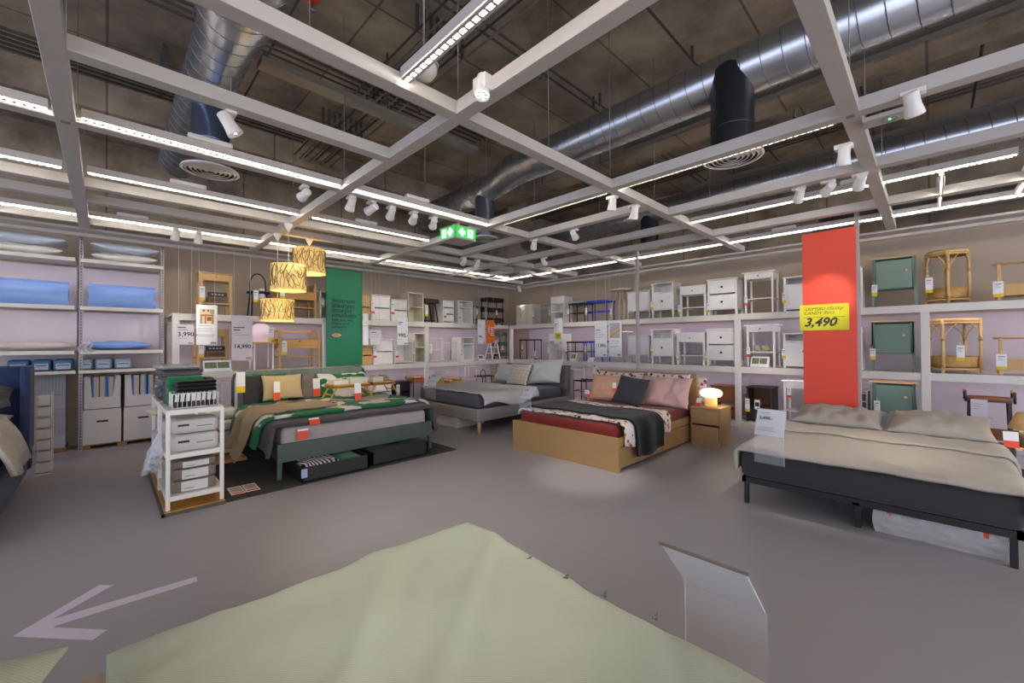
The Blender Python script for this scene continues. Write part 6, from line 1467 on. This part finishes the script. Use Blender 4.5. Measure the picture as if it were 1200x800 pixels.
for i, (z, h_) in enumerate(((.147, .105), (.254, .1), (.356, .07))):
    t = thing('brown_textile_pack', ['brown wrapped pack with white label at the bottom of the cart shelf', 'brown wrapped pack with white label, middle of the bottom shelf stack', 'brown wrapped pack on top of the bottom shelf stack'][i], 'textile pack', (.575, 4.80, z), .03*(i-1))
    MB().box(-.16, .16, -.14, .14, 0, h_).obj('pack', mat('taupe_pack', '7c7266', .35, var=.15, bump=.3, bscale=14), t, bevel=.02); MB().box(-.09, .1, -.143, -.139, .008, h_-.012).obj('label_card', M_lab, t); MB().box(-.07, .0, -.1445, -.1428, h_*.3, h_*.36).obj('print_line', M_inkg, t)
pillow('cream_pillow', 'cream cushion sticking out behind the front cart under its top', 'cushion', .34, .3, .09, fabric('cream_cotton', 'c4b59a'), (.50, 5.75, .745), (0, .03, .2), 3, .004)
for i in range(3):
    t = thing('film_wrapping', ['crumpled clear film hanging from the front cart middle shelf, uppermost', 'crumpled clear film hanging from the front cart middle shelf, middle', 'crumpled clear film hanging low beside the front cart'][i], 'wrapping', (.358, 4.86+.215*i, .60-.1*i), 0)
    MB().grid(lambda u, v: (-.002-.09*math.sin(PI*u)*v+.02*v*math.sin(u*17+i)+.014*v*math.sin(u*37+v*23+i), (u-.5)*.21*(1-.2*v), .1-.26*v+.025*math.sin(u*11)+.012*math.sin(u*31+v*9)), 30, 24).obj('film', M_film, t)
for i, (x, y, z) in enumerate(((1.02, 6.56, .046), (1.03, 6.56, .196), (1.01, 6.56, .346), (1.03, 6.56, .497), (1.03, 6.91, .046), (1.03, 6.91, .2))):
    t = thing('wrapped_duvet', ['white wrapped duvet at the bottom of the stack between carts and green bed', 'white wrapped duvet second in the stack between carts and green bed', 'white wrapped duvet third in the stack between carts and green bed', 'white wrapped duvet on top of the stack between carts and green bed', 'white wrapped duvet behind the stack, lower one', 'white wrapped duvet behind the stack, upper one'][i], 'duvet pack', (x, y, z), .03*(i % 3))
    MB().box(-.2, .2, -.17, .17, 0, .146).obj('pack', mat('wrapped_white', 'ccc8c2', .25, var=.08, bump=.7, bscale=9), t, bevel=.045)
    MB().box(-.08, .08, -.174, -.168, .05, .1).obj('label_card', mat('label_green_white', 'b8c0b8', .5), t)
wire_rack('white wire rack between the carts and the green headboard', (1.08, 7.17, .0125), 0, .34, .3, .92, M_wire, 6, 9)
slab('pinewood post behind the carts beside the wire rack', 'wooden_post', 'post', M_pine, .82, .87, 7.16, 7.21, .0125, .98)

# ------------------------------------------------------------------ blue bed
M_bvel = fabric('navy_velvet', '2f3c5e', bump=.25, var=.12)
BL = -.60
t = thing('blue_bed', 'navy blue upholstered bed with winged headboard at the picture edge', 'bed', (-1.5, 5.9, 0))
B = lambda x0, x1, y0, y1, z0, z1: MB().box(x0+1.5, x1+1.5, y0-5.9, y1-5.9, z0, z1)
B(BL-.08, BL-.0, 4.75, 6.9, .07, .36).obj('side_rail', M_bvel, t, bevel=.02); B(-2.4, -2.32, 4.75, 6.9, .07, .36).obj('side_rail', M_bvel, t, bevel=.02); B(-2.4, BL, 4.72, 4.8, .07, .36).obj('foot_rail', M_bvel, t, bevel=.02)
B(-2.45, BL+.03, 6.9, 7.0, .1, 1.24).obj('headboard', M_bvel, t, bevel=.04)
for x in (BL-.03, -2.46): B(x, x+.07, 6.6, 7.0, .33, 1.24).obj('headboard_wing', M_bvel, t, bevel=.03)
for x in (BL-.1, -2.3):
    for y in (4.85, 6.85): MB().lathe([(.014, 0), (.018, .08)], (x+1.5, y-5.9, 0), 10).obj('leg', M_steel, t)
mattress('dark grey covered mattress on the navy blue bed', fabric('slate_sheet', '4e4c50', bump=.15), -2.3, BL-.14, 4.82, 6.85, .365, .6, rad=.07)
g = MB(); g.grid(lambda u, v: (-2.2+1.66*u+.02*math.sin(v*11), 5.2+.95*v+.04*math.sin(u*9), .735+.045*noise.noise(Vector((u*7, v*5, 1)))+.025*noise.noise(Vector((u*17, v*13, 2)))-.34*max(0, (-2.2+1.66*u+.70)/.16)**1.7), 50, 34)
o = g.obj('fluffy_blanket', fabric('fluffy_white', 'bdb6a8', bump=1., bscale=60), None, solid=.035); tag(o, 'fluffy off-white blanket piled over the navy blue bed edge', 'blanket')
settle(pillow('bed_pillow', 'dark grey pillow at the navy headboard, lying on a white one', 'pillow', .7, .46, .2, fabric('slate_pillow', '4c4a4a'), (-1.02, 6.55, .88), (math.radians(18), 0, .05), 2, .02), .80)
settle(pillow('bed_pillow', 'white pillow under the dark grey one at the navy headboard', 'pillow', .7, .48, .15, M_pbeige, (-1.03, 6.5, .69), (math.radians(6), 0, .0), 4, .012), .605)
t = thing('packed_stack', 'narrow stack of white wrapped packs behind the navy headboard', 'pack stack', (-.50, 7.15, 0))
for k in range(7): MB().box(-.06, .06, -.1, .1, .02+.125*k, .135+.125*k).obj('pack', M_wpack, t, bevel=.02)
wr_ = MB().box(.062, .068, -.1, -.09, 0, .93).box(.062, .068, .09, .1, 0, .93).box(-.07, .07, -.105, -.1, 0, .01).box(-.07, .068, .1, .106, 0, .01)
wr_.obj('wire_side', M_wire, t)

# ------------------------------------------------------------------ mint bed right in front
M_mint = pattern('mint_rib_cotton', 'rib', 'b6bda7', 'c3cab4', scale=70)
M_natural = fabric('natural_sheet', 'bea88e', bump=.1)
PV = Vector((1.28, 1.63, 0)); RM = Matrix.Translation(PV) @ Matrix.Rotation(math.radians(-2.7), 4, 'Z') @ Matrix.Translation(-PV)
def turn(o): o.matrix_world = RM @ o.matrix_basis; return o
t = thing('cream_bed', 'cream upholstered bed right in front under mint bedding', 'bed', (.2, .7, 0))
B = lambda x0, x1, y0, y1, z0, z1: MB().box(x0-.2, x1-.2, y0-.7, y1-.7, z0, z1)
M_creamf = fabric('cream_upholstery', 'd8bd98', bump=.25)
for y in (-.22, 1.575): B(-.95, 1.26, y, y+.05, .08, .36).obj('side_rail', M_creamf, t, bevel=.02)
B(1.225, 1.275, -.22, 1.62, .08, .36).obj('foot_rail', M_creamf, t, bevel=.02); B(-1.05, -.95, -.25, 1.65, .08, 1.0).obj('headboard', M_creamf, t, bevel=.03)
for x in (-.9, 1.2):
    for y in (-.18, 1.59): MB().lathe([(.02, 0), (.024, .09)], (x-.2, y-.7, 0), 12).obj('leg', M_pine, t)
B(-.95, 1.22, -.17, 1.57, .25, .3).obj('slatted_base', M_creamf, t)
turn(t)
turn(mattress('mattress in natural beige sheet on the bed right in front', M_natural, -.94, 1.28, -.2, 1.625, .362, .53, rad=.045))
g = MB()
def mint(u, v):
    x = .0+1.275*u+.01*math.sin(v*9); y = -.3+1.93*v+.012*math.sin(u*11)-.01*(1-u)
    e = min(u/.05, (1-u)/.05, (1-v)/.05, 1)
    fl = math.exp(-((x*.5+y-1.5)**2)/.02)*.012*math.sin(x*3)+math.exp(-((x*1.3-y+.55+.15*math.sin(y*4))**2)/.006)*.012+math.exp(-((x*1.1-y+.1+.1*math.sin(y*3))**2)/.004)*.01
    z = .592+.016*noise.noise(Vector((x*2.2, y*2.2, 3)))+.010*noise.noise(Vector((x*5-y*2, y*3, 5)))+.006*noise.noise(Vector((x*12-y*7, y*8, 7)))+fl
    z -= .022*(1-max(0, e))**2
    return (x, y, z)
g.grid(mint, 110, 150)
o = g.obj('duvet', M_mint, None); q = o.modifiers.new('thickness', 'SOLIDIFY'); q.thickness = .03; q.offset = -1
turn(tag(o, 'mint green ribbed duvet with buttoned foot end, right in front', 'duvet'))
for i, (px, py) in enumerate(((624, 653.5), (667, 675.5), (712, 696), (772, 722.5))):
    p = onZ(px-3, py+1, .59); b = thing('snap_button', 'small dark snap button on the mint duvet foot edge', 'button', (p.x, p.y, .588), 0, 'snap buttons on the mint duvet')
    MB().lathe([(.001, .010), (.005, .009), (.006, .006), (.006, -.004)], n=12, cap=False).obj('stud', mat('button_dark', '5a6058', .4), b); MB().tube([(-.016, .004, .005), (0, -.003, .008), (.016, .005, .005)], .0025, 5).obj('stitch', mat('button_stitch', '6c7468', .7), b)
settle(pillow('bed_pillow', 'mint green pillow corner peeking beside the mint duvet', 'pillow', .72, .5, .16, M_mint, (-.47, 1.45, .63), (.0, -.03, -.2), 2, .008), .535)
sign_stand('large clear sign stand at the foot of the mint bed, seen from behind', (1.48, .375, .60), PI/2, .25, .27, .76, .598, lines=False, foot=True)

# ------------------------------------------------------------------ arrow of projected light, painted as a thin pale sheet on the floor
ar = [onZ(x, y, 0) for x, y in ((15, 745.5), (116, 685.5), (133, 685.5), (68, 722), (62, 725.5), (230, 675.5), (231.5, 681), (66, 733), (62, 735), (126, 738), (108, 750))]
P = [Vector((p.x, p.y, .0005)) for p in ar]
o = MB().poly(P, .001).obj('light_arrow', mat('arrow_light_paint', 'e0d8e8', .5), None); tag(o, 'big pale projected light arrow painted on the floor pointing past the mint bed', 'painted light')
